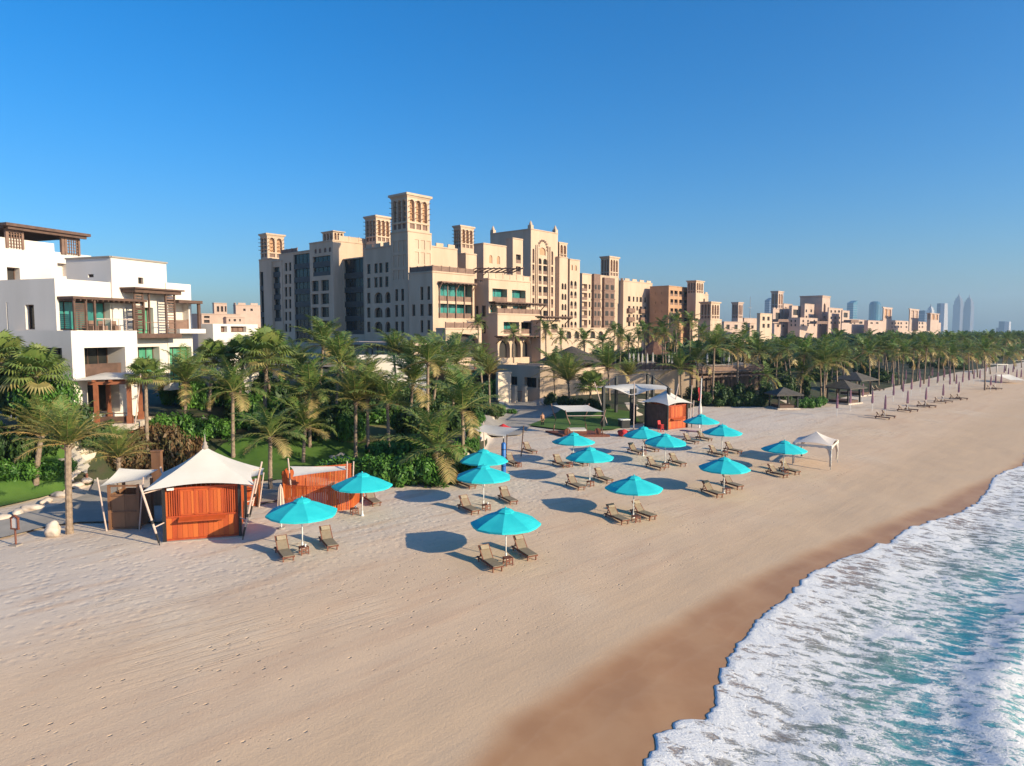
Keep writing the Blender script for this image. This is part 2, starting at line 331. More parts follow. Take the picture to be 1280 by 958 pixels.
# ---------------------------------------------------------------- sea
SL = -1.72
shore_px = [(1280, 583), (1262, 588), (1243, 597), (1236, 612), (1222, 630), (1204, 640), (1180, 648), (1155, 656), (1130, 664), (1110, 682), (1098, 680), (1085, 690), (1060, 696), (1040, 706), (1020, 715), (1005, 727), (988, 746), (970, 760),
            (945, 780), (930, 800), (918, 815), (914, 822), (906, 842), (899, 858), (898, 872), (889, 895), (884, 904), (868, 902), (852, 905), (838, 915), (826, 924), (822, 938), (812, 950), (800, 975), (780, 1010), (740, 1060), (680, 1130)]
def build_sea():
    pts = []
    for a, b in shore_px[::-1]:
        p = G(a, b); pts.append((p.x * ST.x + p.y * ST.y, p.x * SN.x + p.y * SN.y))
    pts.sort()
    pts = [(-300, -12), (-60, -12.5), (-20, -12)] + [q for q in pts if q[0] > -10] + [(q0, -10.2 + .5 * math.sin(q0 * .06) + .5 * math.sin(q0 * .17)) for q0 in range(int(pts[-1][0]) + 8, 400, 8)] + [(1200, -10), (7000, -10)]
    ts = axis((-300, -20, 14), (-20, 10, 40), (10, 110, 620), (110, 400, 300), (400, 7000, 30))
    ws = axis((0, .12, 4), (.12, 1.0, 8), (1.0, 14, 78), (14, 40, 40), (40, 400, 30), (400, 6000, 12))
    vs = []; wa = []
    for t in ts:
        s0 = tab(t, pts) + (.10 * noise.noise((t * 1.1, 0, 0)) + .06 * noise.noise((t * 3.1, 5, 0)) - .42 * abs(noise.noise((t * .75, 9, 0))) - .2 * abs(noise.noise((t * 2.1, 3, 0))) if -20 < t < 400 else 0)
        for w in ws:
            s = s0 + w; x = t * ST.x + s * SN.x; y = t * ST.y + s * SN.y
            n = noise.noise((x * .55, y * .55, 0)) * .06 + noise.noise((x * 1.7, y * 1.7, 4)) * .035
            wob = 1.1 * noise.noise((t * .08, 2, 0))
            cr = .26 * math.exp(-((w - 9.6 - wob) / 1.0) ** 2) + .5 * math.exp(-((w - 22 - 2 * wob) / 2.2) ** 2)
            z = max(hgt(x, y) + .012 + .075 * (1 - math.exp(-w / .10)) + (.03 * n / .06 if w > .3 else 0), SL + (n + cr) * sstep(0, 3, w))
            vs.append((x, y, z)); wa.append(w - wob * sstep(3, 8, w))
    nw = len(ws); fs = [(i * nw + j, i * nw + j + 1, (i + 1) * nw + j + 1, (i + 1) * nw + j) for i in range(len(ts) - 1) for j in range(nw - 1)]
    me = bpy.data.meshes.new('sea'); me.from_pydata(vs, [], fs); me.polygons.foreach_set('use_smooth', [True] * len(fs))
    me.attributes.new('shore', 'FLOAT', 'POINT').data.foreach_set('value', wa)
    m = bpy.data.materials.new('foaming sea water'); t = NT(m); p = t.pos(); w = t.attr('shore')
    q = t.vmap(t.vmap(p, rz=.42), (.55, 1.3, 1))
    warp = t.noise(p, .5, 3)
    a = t.noise(q, 2.1, 6.0, .66, 1.3); b = t.noise(t.vmap(p, rz=.3), .30, 3.0)
    q2 = t.vmap(t.vmap(p, rz=.45), (.55, 1.6, 1)); c3 = t.noise(q2, 6.0, 4.0, .65, .8)
    d4 = t.noise(t.vmap(t.vmap(p, rz=.5), (.7, 1.5, 1)), 13.0, 3.0, .6, .4)
    a = t.math('ADD', a, t.math('MULTIPLY', t.math('SUBTRACT', d4, .5), .46))
    f = t.math('ADD', t.math('MULTIPLY', a, .72), t.math('ADD', t.math('MULTIPLY', b, .42), t.math('MULTIPLY', c3, .24)))
    vv = t.new('ShaderNodeVectorMath', operation='ADD'); t.l(t.vmap(t.vmap(p, rz=.42), (.8, 1.7, 0)), vv.inputs[0])
    nz = t.new('ShaderNodeTexNoise'); t.l(p, nz.inputs['Vector']); nz.inputs['Scale'].default_value = 1.3; nz.inputs['Detail'].default_value = 3
    sc = t.new('ShaderNodeVectorMath', operation='SCALE'); t.l(nz.outputs['Color'], sc.inputs[0]); sc.inputs[3].default_value = 1.1; t.l(sc.outputs[0], vv.inputs[1])
    vl = t.new('ShaderNodeTexVoronoi'); t.l(vv.outputs[0], vl.inputs['Vector']); vl.inputs['Scale'].default_value = 1.25
    f = t.math('ADD', f, t.math('MULTIPLY', t.math('SUBTRACT', vl.outputs['Distance'], .42), .36))
    ramp = t.new('ShaderNodeValToRGB'); t.l(t.math('MULTIPLY', w, 1 / 20), ramp.inputs[0]); cr = ramp.color_ramp
    for k, (x, v) in enumerate([(0, .50), (.02, .61), (.06, .665), (.16, .695), (.28, .71), (.335, .725), (.375, .775), (.41, .71), (.44, .60), (.52, .66), (.66, .74), (1, .84)]):
        e = cr.elements[k] if k < 2 else cr.elements.new(x)
        e.position = x; e.color = (v, v, v, 1)
    d = t.math('SUBTRACT', f, ramp.outputs[0])
    foam = t.sstep(-.04, .06, d)
    rc = t.new('ShaderNodeValToRGB'); t.l(t.math('ADD', t.math('MULTIPLY', w, 1 / 20), t.math('MULTIPLY', t.math('SUBTRACT', b, .5), .22)), rc.inputs[0])
    for k, (x, v) in enumerate([(0, (.33, .21, .15)), (.10, (.28, .215, .165)), (.19, (.17, .22, .18)), (.29, (.11, .30, .26)), (.385, (.022, .25, .32)), (.5, (.08, .38, .36)), (.8, (.015, .17, .23)), (1, (.01, .12, .2))]):
        e = rc.color_ramp.elements[k] if k < 2 else rc.color_ramp.elements.new(x)
        e.position = x; e.color = rgb(v)
    lace = t.mix(t.math('MULTIPLY', t.sstep(-.16, .0, d), .40), rc.outputs[0], (.62, .60, .60))
    colr = t.mix(foam, lace, (.77, .73, .70))
    rough = t.math('ADD', t.math('MULTIPLY', foam, .6), .12)
    hb = t.math('ADD', t.math('MULTIPLY', foam, .35), t.math('ADD', t.math('MULTIPLY', a, .8), t.math('MULTIPLY', c3, .35)))
    t.bsdf(colr, rough, 0, t.bump(hb, .55, .16), .4)
    me.materials.append(m)
    tag(link('sea', me), 'turquoise sea water under white foam', None, None, 'structure')
build_sea()
# ---------------------------------------------------------------- beach umbrellas, loungers, tables
def make_umbrella(label):
    r = thing('beach_umbrella', label, 'umbrella', group='open turquoise umbrellas on the sand')
    b = MB(); b.tube([(0, 0, -.05), (0, 0, 2.75)], .036, 10); b.build('pole', m_wpole, r, True)
    b = MB(); b.tube([(0, 0, -.02), (0, 0, .10), (0, 0, .10), (0, 0, .34)], [.11, .10, .055, .05], 12); b.build('sand_anchor', m_wpole, r)
    b = MB(); N = 8
    def ring(k, rr, z, sag=0.0, j=0.0):
        a = 2 * math.pi * (k + j) / N + .2; q = rr * (math.cos(math.pi / N) + .02 if j else 1.0)
        return V((math.cos(a) * q, math.sin(a) * q, z - sag))
    prof = [(.30, 2.68), (.75, 2.54), (1.2, 2.375), (1.6, 2.215), (1.95, 2.045)]
    for k in range(N):
        for (r0, z0), (r1, z1) in zip(prof, prof[1:]):
            for ja, jb in ((0, .5), (.5, 1)):
                sg = lambda j, rr: .035 * rr / 1.95 if j == .5 else 0
                pa = [ring(k, r0, z0, sg(ja, r0), ja) if ja == .5 else ring(k, r0, z0), ring(k, r1, z1, sg(ja, r1), ja) if ja == .5 else ring(k, r1, z1)]
                pb = [ring(k, r1, z1, sg(jb, r1), jb) if jb == .5 else ring(k + 1, r1, z1), ring(k, r0, z0, sg(jb, r0), jb) if jb == .5 else ring(k + 1, r0, z0)]
                b.face(pa + pb)
        e0, e1 = ring(k, 1.95, 2.045), ring(k + 1, 1.95, 2.045); em = ring(k, 1.95, 2.045, .035, .5)
        for p, q in ((e0, em), (em, e1)):
            b.face([p, p - V((0, 0, .11)), q - V((0, 0, .11)), q])
    b.build('canopy', m_turq, r)
    b = MB()
    for k in range(N):
        b.face([ring(k, .48, 2.70), ring(k + 1, .48, 2.70), ring(k + 1, .26, 2.82), ring(k, .26, 2.82)])
        b.face([ring(k, .48, 2.70), ring(k + 1, .48, 2.70), ring(k + 1, .47, 2.63), ring(k, .47, 2.63)])
        b.face([ring(k, .26, 2.82), ring(k + 1, .26, 2.82), V((0, 0, 2.86))])
    b.build('top_vent', m_turq, r)
    b = MB(); b.tube([(0, 0, 2.82), (0, 0, 2.90), (0, 0, 2.95)], [.03, .05, .015], 8); b.build('finial', m_turq, r, True)
    for k in range(N):
        b = MB(); a = 2 * math.pi * k / N + .2; d = V((math.cos(a), math.sin(a), 0))
        b.tube([V((0, 0, 2.62)) + d * .05, d * 1.9 + V((0, 0, 2.02))], .012, 4); b.build('rib', m_wpole, r)
    return r
UMB = [((378, 685), 'turquoise umbrella standing by the orange kiosk with two taupe loungers under it'),
       ((453, 645), 'turquoise umbrella standing in front of the orange slatted screen'),
       ((604, 607), 'turquoise umbrella beside the tall blue padded post'),
       ((604.4, 632), 'turquoise umbrella just seaward of the one beside the blue padded post'),
       ((632.6, 699), 'turquoise umbrella closest to the camera, alone on the open sand'),
       ((791.6, 647), 'turquoise umbrella in the middle of the sand, nearest the sea after the closest one'),
       ((904.7, 617), 'turquoise umbrella between the middle of the beach and the white peaked tent'),
       ((979, 590), 'turquoise umbrella overlapping the white peaked tent'),
       ((737, 603), 'turquoise umbrella with a bare white pole, before the one nearest the white sail shade'),
       ((831, 581), 'turquoise umbrella just seaward of the one before the dark posted sail pavilion'),
       ((902, 566), 'turquoise umbrella seaward of the one beside the red and white flag mast'),
       ((716.5, 580), 'turquoise umbrella nearest the white sail shade with the red deck'),
       ((804, 570), 'turquoise umbrella in front of the dark posted sail pavilion'),
       ((876, 550), 'turquoise umbrella beside the red and white flag mast')]
u0 = make_umbrella(UMB[0][1])
for i, ((a, b), lab) in enumerate(UMB):
    o = u0 if i == 0 else copy_tree(u0)
    p = G(a, b); o.location = p; o.rotation_euler = (R.uniform(-.015, .015), R.uniform(-.015, .015), R.uniform(0, .78)); o['label'] = lab
def make_lounger():
    r = thing('sun_lounger', 'x', 'lounger', group='taupe sun loungers in pairs under the umbrellas')
    L, W, H = 1.95, .64, .30; hx = -.25
    b = MB()
    for s in (-1, 1):
        b.box((0, s * (W / 2 - .025), H - .03), (L, .05, .085))
    for x in (-L / 2 + .025, hx, .35, L / 2 - .025): b.box((x, 0, H - .035), (.05, W - .1, .05))
    b.build('frame', m_teak, r)
    b = MB(); b.box(((L / 2 + hx) / 2, 0, H + .035), (L / 2 - hx - .02, W - .07, .035)); b.build('seat', m_sling, r)
    an = math.radians(46); bl = .80
    b = MB(); d = V((-math.cos(an), 0, math.sin(an))); n = V((math.sin(an), 0, math.cos(an)))
    b.obox(V((hx, -W / 2 + .035, H + .03)), d * bl, V((0, W - .07, 0)), n * .035); back = b.build('backrest', m_sling, r)
    for s in (-1, 1):
        b = MB(); b.obox(V((hx, s * (W / 2 - .025) - .025, H + .0)), d * (bl + .06), V((0, .05, 0)), n * .06); b.build('side_rail', m_teak, back)
    b = MB(); b.obox(V((hx, -W / 2 + .05, H)) + d * bl, d * .06, V((0, W - .1, 0)), n * .05); b.build('top_rail', m_teak, back)
    b = MB(); b.obox(V((hx, -W / 2 + .08, H + .068)) + d * (bl - .30), d * .24, V((0, W - .16, 0)), n * .09); b.build('head_cushion', m_pillow, back)
    b = MB(); q = V((hx, 0, H)) + d * .62
    for s in (-1, 1): b.obox(V((-L / 2 + .15, s * .2 - .02, H)), V((q.x - (-L / 2 + .15), 0, q.z - H)), V((0, .04, 0)), V((.05, 0, 0)))
    b.build('back_strut', m_teak, r)
    for x in (-L / 2 + .12, L / 2 - .14):
        for s in (-1, 1):
            b = MB(); b.box((x, s * (W / 2 - .06), (H - .07) / 2 - .02), (.07, .05, H - .05)); b.build('leg', m_teak, r)
    return r
LOU = [(355.6, 696, 'first lounger under the umbrella by the orange kiosk, the one nearer the kiosk'), (410.6, 682.5, 'second lounger under the umbrella by the orange kiosk, the one farther from the kiosk'),
       (418, 634.5, 'taupe lounger against the orange slatted screen'), (465.5, 629.5, 'taupe lounger beyond the pole of the umbrella by the orange slatted screen'),
       (585.7, 639.5, 'lounger landward of the table, under the umbrella just seaward of the blue post one'), (634.7, 627.6, 'lounger on open sand right of the umbrella just seaward of the blue post one'),
       (612.5, 708, 'lounger closest to the camera, under the closest umbrella'), (655.5, 694.4, 'lounger behind the pole of the umbrella closest to the camera'),
       (583, 609, 'lounger at the hedge edge half hidden by an umbrella near the blue post'), (640, 581, 'lounger just behind the tall blue padded post'), (662, 566, 'lounger alone on the sand between the blue post and the white sail shade'),
       (700.6, 583, 'lounger on the hotel side under the umbrella nearest the white sail shade'), (724, 581, 'lounger on the sea side under the umbrella nearest the white sail shade'),
       (719, 610, 'lounger left of the bare white pole umbrella, before the one nearest the white sail shade'), (753.7, 601.5, 'lounger right of the bare white pole umbrella, before the one nearest the white sail shade'),
       (771, 651, 'lounger left of the umbrella in the middle of the sand'), (804, 646, 'lounger right of the umbrella in the middle of the sand'),
       (794, 567, 'lounger left of the umbrella in front of the dark posted pavilion'), (813, 563.5, 'lounger right of the umbrella in front of the dark posted pavilion'),
       (819, 586, 'lounger left of the umbrella just seaward of the dark posted pavilion one'), (846, 581, 'lounger right of the umbrella just seaward of the dark posted pavilion one'),
       (863, 554, 'lounger left of the umbrella beside the flag mast'), (880, 550.5, 'lounger right of the umbrella beside the flag mast'),
       (896, 570, 'lounger left of the umbrella seaward of the flag mast one'), (916, 565.6, 'lounger right of the umbrella seaward of the flag mast one'),
       (889.7, 618.8, 'lounger left of the umbrella between mid beach and the peaked tent'), (914.7, 609, 'lounger right of the umbrella between mid beach and the peaked tent'),
       (971, 595, 'lounger left of the umbrella overlapping the white peaked tent'), (986.6, 591, 'lounger right of the umbrella overlapping the white peaked tent')]
l0 = make_lounger()
for i, (a, b, lab) in enumerate(LOU):
    o = l0 if i == 0 else copy_tree(l0)
    p = G(a, b); o.location = p; o.rotation_euler = (0, .03, math.radians(-59 + R.uniform(-5, 5))); o['label'] = lab
def make_table():
    r = thing('side_table', 'x', 'table', group='red wood side tables between loungers'); S = .46; H = .40
    b = MB()
    for k in range(5): b.box((-.184 + k * .092, 0, H), (.08, S, .03))
    b.build('tabletop', m_teak, r)
    for x in (-1, 1):
        for y in (-1, 1):
            b = MB(); b.box((x * .19, y * .19, H / 2 - .03), (.05, .05, H + .02)); b.build('leg', m_teak, r)
    b = MB()
    for y in (-1, 1): b.box((0, y * .19, .30), (.34, .03, .06)); b.box((0, y * .19, .10), (.34, .03, .04))
    b.build('stretcher', m_teak, r); return r
TAB = [(380, 692.5, 'by the orange kiosk'), (443, 643, 'by the orange slatted screen'), (608, 638, 'just seaward of the blue post one'), (635, 706, 'closest to the camera'), (795, 652.5, 'in the middle of the sand'), (738, 608, 'with the bare white pole'),
       (712, 584, 'nearest the white sail shade'), (804, 568.5, 'in front of the dark posted pavilion'), (832, 585, 'just seaward of the dark posted pavilion one'), (906, 569.5, 'seaward of the flag mast one'), (908, 617, 'between mid beach and the peaked tent'), (981, 594, 'overlapping the white peaked tent'),
       (648, 584, None)]
t0 = make_table()
for i, (a, b, lab) in enumerate(TAB):
    o = t0 if i == 0 else copy_tree(t0)
    o.location = G(a, b); o.rotation_euler = (0, 0, math.radians(31 + R.uniform(-6, 6)))
    o['label'] = 'small red wood table under the turquoise umbrella ' + lab if lab else 'small red wood table beside the blue padded post'
for (a, b, lab) in ((380, 692.5, 'white cup standing on the small table by the orange kiosk'), (443, 643, 'white cup standing on the small table by the orange slatted screen'), (608, 638, 'white cup on the small table just seaward of the blue post')):
    p = G(a, b); c = MB(); c.tube([(0, 0, 0), (0, 0, .02), (0, 0, .13), (0, 0, .15)], [.035, .04, .055, .05], 12)
    o = c.build('drinking_cup', m_wpole); o.location = p + V((.1, -.05, .417)); tag(o, lab, 'cup')
# ---------------------------------------------------------------- kiosks
def planks(b, O, d, L, z0, z1, th, n, m=0, gap=.012):
    d = V((d[0], d[1], 0)).normalized(); nn = V((-d.y, d.x, 0)); w = L / n
    for k in range(n):
        b.obox(V(O) + d * (k * w + gap / 2) + V((0, 0, z0)), d * (w - gap), nn * th, V((0, 0, z1 - z0)), m, R.random())
def tension_roof(b, W, D, ze, za, n=18, sag=.14, edge=.24):
    g = {}
    for i in range(n + 1):
        for j in range(n + 1):
            u, v = 2 * i / n - 1, 2 * j / n - 1; r = max(abs(u), abs(v)); q = min(abs(u), abs(v)) / r if r > 0 else 0
            pull = 1 - edge * r * r * (1 - q * q) * .5
            h = za - (za - ze) * (r ** .88) + .22 * r * r * (1 - q ** 2) - sag * .5 * math.sin(math.pi * r)
            g[i, j] = V((u * W / 2 * pull, v * D / 2 * pull, h))
    for i in range(n):
        for j in range(n):
            q = [g[i, j], g[i + 1, j], g[i + 1, j + 1], g[i, j + 1]]
            if (2 * i + 1 - n) * (2 * j + 1 - n) > 0: b.face([q[0], q[1], q[2]]); b.face([q[0], q[2], q[3]])
            else: b.face([q[0], q[1], q[3]]); b.face([q[1], q[2], q[3]])
    return g
def kiosk(label, loc, rz, W, D, hw, ze, za, RW, poles, open_side=False, finial=True):
    r = thing('beach_kiosk', label, 'kiosk', loc, rz)
    x0, y0 = -W / 2, -D / 2
    b = MB(); planks(b, (x0, y0 + .05, 0), (1, 0), W, 0, 1.35, .05, 14); b.box((0, y0 + .03, 1.39), (W, .12, .08)); b.box((0, y0 + .03, hw - .12), (W, .10, .12)); b.box((0, y0 + .05, .06), (W, .12, .12)); b.build('front_wall', m_redwood, r)
    b = MB(); pw = W * .62
    b.box((0, y0 + .08, (1.43 + hw - .2) / 2), (pw, .04, hw - .2 - 1.43), m=0, t=.3)
    for k in range(3):
        xc = -pw / 2 + pw / 3 * (k + .5)
        for q in range(4): b.box((xc - pw / 6 + pw / 24 + q * pw / 12, y0 + .05, (1.5 + hw - .3) / 2), (pw / 12 - .02, .03, hw - .34 - 1.5), t=R.random())
        for s in (-1, 1): b.box((xc + s * (pw / 6 - .03), y0 + .035, (1.45 + hw - .22) / 2), (.06, .03, hw - .22 - 1.45), t=.1)
    b.build('shutter_panel', m_redwood, r)
    for s in (-1, 1):
        b = MB(); lw = (W - pw) / 2
        for k in range(6): b.box((s * (pw / 2 + lw * (k + .5) / 6), y0 + .06, (1.43 + hw - .2) / 2), (lw / 6 * .5, .05, hw - .2 - 1.43), t=R.random() * .5)
        b.box((s * (pw / 2 + lw / 2), y0 + .12, (1.43 + hw - .2) / 2), (lw, .02, hw - .2 - 1.43)); b.build('slat_screen', m_redwood, r)
    b = MB(); b.obox(V((-pw / 2 - .05, y0 + .02, 1.33)), V((pw + .1, 0, 0)), V((0, -.50, -.16)), V((0, 0, .05)), t=.2)
    for s in (-1, 1): b.obox(V((s * pw * .42 - .025, y0, 1.0)), V((.05, 0, 0)), V((0, -.38, .2)), V((0, 0, .05)))
    b.build('counter_flap', m_redwood, r)
    for s in (-1, 1):
        b = MB(); planks(b, (s * (W / 2 - .03), y0, 0), (0, 1), D, .0, hw, .05, 13); b.build('side_wall', m_brown if s < 0 and open_side else m_redwood, r)  # brown planks on the open side paint in its dark, shaded interior
    b = MB(); planks(b, (x0, -y0 - .05, 0), (1, 0), W, 0, hw, .05, 14); b.build('back_wall', m_redwood, r)
    for sx in (-1, 1):
        for sy in (-1, 1):
            b = MB(); b.box((sx * (W / 2 + .09), sy * (D / 2 + .06), hw / 2 + .12), (.17, .17, hw + .3)); b.build('corner_post', m_black, r)
    b = MB(); b.box((0, 0, -.04), (W + .5, D + .5, .12)); b.build('base_slab', m_pave, r)
    b = MB(); tension_roof(b, RW, RW * D / W, ze, za); b.build('roof_canopy', m_canvas, r, True)
    if finial: b = MB(); b.tube([(0, 0, za - .25), (0, 0, za + .02), (0, 0, za + .12), (0, 0, za + .22), (0, 0, za + .30), (0, 0, za + .75)], [.16, .17, .10, .13, .05, .012], 10); b.build('finial', m_trim, r, True)
    for sx, sy in poles:
        q = bpy.data.objects
        b = MB(); tip = V((sx * RW / 2, sy * RW / 2 * D / W, ze)); foot = V((sx * (W / 2 + .25), sy * (D / 2 + .65), 0))
        top = tip + (tip - foot) * .12; dirn = top - foot
        b.tube([foot + dirn * .04, foot + dirn * .2], .06, 8, 1); b.tube([foot + dirn * .2, foot + dirn * .36], .062, 8, 0); b.tube([foot + dirn * .36, foot + dirn * .42], .064, 8, 1); b.tube([foot + dirn * .42, top], .06, 8, 0); b.tube([foot - V((0, 0, .1)), foot + dirn * .04], .03, 6, 1)
        po = b.build('tie_pole', [m_pink, m_black], r)
        b = MB()
        for k, h in ((.30, .72), (.86, .9)):
            a = foot + dirn * k; b.tube([a, V((sx * (W / 2 + .05), sy * (D / 2 + .05), a.z + .08))], .035, 6)
        b.build('strut', m_pink, po)
    return r
kl, kr = G(209, 677), G(299, 671); kd = (kr - kl); kd.z = 0; kw = kd.length; kd.normalize(); kn = V((-kd.y, kd.x, 0)); krz = math.atan2(kd.y, kd.x)
kc = (kl + kr) / 2 + kn * 1.75
K1 = kiosk('orange timber kiosk with a white tent roof on the near sand', (kc.x, kc.y, hgt(kc.x, kc.y) + .02), krz, kw, 3.5, 3.15, 3.15, 5.1, 5.8, [(-1, -1), (1, -1), (1, 1), (-1, 1)])
b = MB(); b.obox(V((-kw / 2 + .12, -1.98, 2.98)), V((.34, 0, 0)), V((0, .22, 0)), V((0, 0, .13))); b.build('floodlight', m_wpole, K1)
k2 = G(834, 538); rz2 = math.radians(36); d2 = V((math.cos(rz2), math.sin(rz2), 0)); n2 = V((-d2.y, d2.x, 0)); c2 = k2 + d2 * 1.75 + n2 * 1.75
K2 = kiosk('small orange kiosk with a white tent roof beside the dark posted pavilion', (c2.x, c2.y, hgt(c2.x, c2.y) + .02), rz2, 3.4, 3.5, 3.0, 3.05, 4.7, 4.6, [(1, -1), (1, 1)], True, False)
# ---------------------------------------------------------------- small stalls and sails round the near kiosk
def sail(name_b, corners, n=10, sag=.25):
    A, B, C, D = [V(c) for c in corners]
    g = {}
    for i in range(n + 1):
        for j in range(n + 1):
            u, v = i / n, j / n
            uu = u + .10 * (u - .5) * -4 * v * (1 - v) * .9; vv = v + .10 * (v - .5) * -4 * u * (1 - u) * .9
            p = (A * (1 - uu) + B * uu) * (1 - vv) + (D * (1 - uu) + C * uu) * vv
            p.z -= sag * 16 * u * (1 - u) * v * (1 - v); g[i, j] = p
    for i in range(n):
        for j in range(n): name_b.face([g[i, j], g[i + 1, j], g[i + 1, j + 1], g[i, j + 1]])
def stall(label, loc, rz, W, D, H, mat, counter):
    r = thing('bar_stall', label, 'stall', loc, rz)
    b = MB(); planks(b, (-W / 2, -D / 2 + .05, 0), (1, 0), W, .12, H, .05, 2); b.build('door_panel', mat, r)
    for z in (.1, H * .5, H - .04): b = MB(); b.box((0, -D / 2 - .01, z), (W, .05, .08)); b.build('cross_rail', mat, r)
    b = MB(); b.box((0, -D / 2, H + .52), (W - .12, .1, .1)); b.build('cross_rail', mat, r)
    for sx in (-1, 1):
        for sy in (-1, 1):
            b = MB(); b.box((sx * (W / 2 + .02), sy * D / 2, (H + .6) / 2), (.14, .14, H + .6)); b.build('corner_post', m_cedar, r)
        b = MB(); planks(b, (sx * W / 2, -D / 2, 0), (0, 1), D, .1, H, .04, 8); b.build('side_wall', mat, r)
    b = MB(); planks(b, (-W / 2, D / 2, 0), (1, 0), W, .1, H, .04, 8); b.build('back_wall', mat, r)
    b = MB(); sail(b, [(-W / 2 - .45, -D / 2 - .2, H + .55), (W / 2 + .45, -D / 2 - .2, H + .95), (W / 2 + .3, D / 2 + .4, H + 1.05), (-W / 2 - .4, D / 2 + .3, H + 1.2)]); b.build('sail_roof', m_canvas, r, True)
    for sx in (-1, 1):
        b = MB(); b.tube([(sx * (W / 2 + .12), -D / 2 - .25, 0), (sx * (W / 2 + .5), -D / 2 - .3, H + 1.1)], .045, 8); b.build('tie_pole', m_pink, r)
    if counter: b = MB(); b.box((0, -D / 2 - .2, H), (W, .45, .06)); b.build('counter', mat, r)
    return r
p = G(153, 662); stall('brown timber cabin in the shade beside the near orange kiosk', tuple(p + V((.1, .9, 0))), math.radians(4), 1.65, 1.8, 2.15, m_cedar, False)
p = G(309, 634); stall('little orange counter stall with a sail behind the near kiosk', tuple(p + V((0, .6, 0))), math.radians(12), 1.1, 1.1, 1.3, m_redwood, True)
p = G(181, 642); b = MB(); b.box((0, 0, 1.9), (.62, .34, 3.8)); b.box((0, 0, 3.84), (.72, .42, .1)); o = b.build('chimney_pillar', m_cedar); o.location = p + V((0, 1.8, 0)); tag(o, 'tall wood clad pillar between the brown cabin and the near kiosk', 'pillar')
# orange slatted screen enclosure
r = thing('shower_screen', 'curved orange slatted screen enclosure with a sail over it', 'screen', G(400, 636))
base = V(r.location)
def lane(pxs): return [G(a, b) - base for a, b in pxs]
def fence_mesh(path, h, step=.11):
    b = MB(); acc = []
    for a, c in zip(path, path[1:]):
        a, c = V(a), V(c); d = c - a; n = max(1, int(d.length / step)); e = d / n; nn = V((-e.y, e.x, 0)).normalized() * .035
        for k in range(n): b.obox(a + e * k - V((0, 0, .1)), e * .70, nn, V((0, 0, h + .1)), t=R.random())
        for z in (.25, h - .18): b.obox(a + nn * 1.2 + V((0, 0, z)), d, nn, V((0, 0, .09)))
        b.obox(a - nn * .3 + V((0, 0, h)), d, nn * 1.8, V((0, 0, .05)), t=.2)
    return b
fence_mesh(lane([(357, 639), (385, 640.5), (412, 640), (438, 637), (449, 628), (455, 620)]), 1.72).build('front_screen', m_redwood, r)
fence_mesh(lane([(354, 624), (385, 617), (415, 615), (440, 612)]), 1.95).build('rear_screen', m_redwood, r)
fence_mesh(lane([(354, 630), (360, 624)]), 2.2).build('end_screen', m_redwood, r)
A, B, C, D = [p - base for p in (atZ(366, 596, 2.2), atZ(436, 587, 2.45), atZ(433, 583, 2.6), atZ(362, 583, 2.6))]
b = MB(); sail(b, [A, B, C, D], 8, .1); b.build('sail_roof', m_canvas, r, True)
for a, c in (((366, 632), (360, 573)), ((432, 632), (434, 577)), ((440, 628), (442, 577))):
    p0 = G(*a) - base; z = (CAMZ - 0); q = atY(c[0], c[1], (p0 + base).y) - base
    b = MB(); b.tube([p0 - V((0, 0, .1)), q], .05, 8); b.build('tie_pole', m_pink, r)
# folded umbrella
def folded_umbrella(label, loc, mat, h=2.5, group=None, parts=True, tw=1.0):
    r = thing('folded_umbrella', label, 'umbrella', loc, R.uniform(0, 3), group)
    b = MB(); b.tube([(0, 0, -.05), (0, 0, h)], .03, 8); b.build('pole', m_wpole, r)
    b = MB(); n = 16; zs = [h * .36, h * .40, h * .55, h * .75, h * .9, h]; rs = [.10, .16, .15, .12, .09, .02]; g = []
    for z, q in zip(zs, rs):
        g.append([V((math.cos(2 * math.pi * k / n) * q * tw * (1 if k % 2 else .62), math.sin(2 * math.pi * k / n) * q * tw * (1 if k % 2 else .62), z + (.05 * math.sin(k * 2.3) if z < h * .45 else 0))) for k in range(n)])
    for a, c in zip(g, g[1:]):
        for k in range(n): b.face([a[k], a[(k + 1) % n], c[(k + 1) % n], c[k]])
    b.build('canopy', mat, r, True)
    if parts: b = MB(); b.tube([(0, 0, -.02), (0, 0, .09)], [.24, .2], 12); b.build('foot', m_trim, r)
    return r
folded_umbrella('folded beige umbrella by the corner of the orange slatted screen', tuple(G(352, 661)), m_beige, 2.75, None, True, 1.5)
# sign post and boulder
r = thing('sign_post', 'small red framed lantern sign on a post in the corner sand', 'sign', G(20, 682), -.25)
b = MB(); b.box((0, 0, .03), (.5, .4, .08)); b.build('base_plate', m_trim, r)
b = MB(); b.tube([(0, 0, 0), (0, 0, .95)], .05, 8); b.build('post', m_teak, r)
b = MB()
for s in (-1, 1): b.box((s * .23, 0, 1.25), (.08, .1, .62))
b.box((0, 0, .96), (.56, .12, .08)); b.obox(V((-.29, -.06, 1.52)), V((.29, 0, .16)), V((0, .12, 0)), V((0, 0, .07))); b.obox(V((.29, -.06, 1.52)), V((-.29, 0, .16)), V((0, .12, 0)), V((0, 0, .07))); b.build('frame', m_teak, r)
b = MB(); b.face([V((x, -.02, z)) for x, z in ((-.19, 1.0), (.19, 1.0), (.19, 1.5), (0, 1.62), (-.19, 1.5))]); b.face([V((x, .02, z)) for x, z in ((-.19, 1.0), (.19, 1.0), (.19, 1.5), (0, 1.62), (-.19, 1.5))]); b.build('panel', m_white, r)
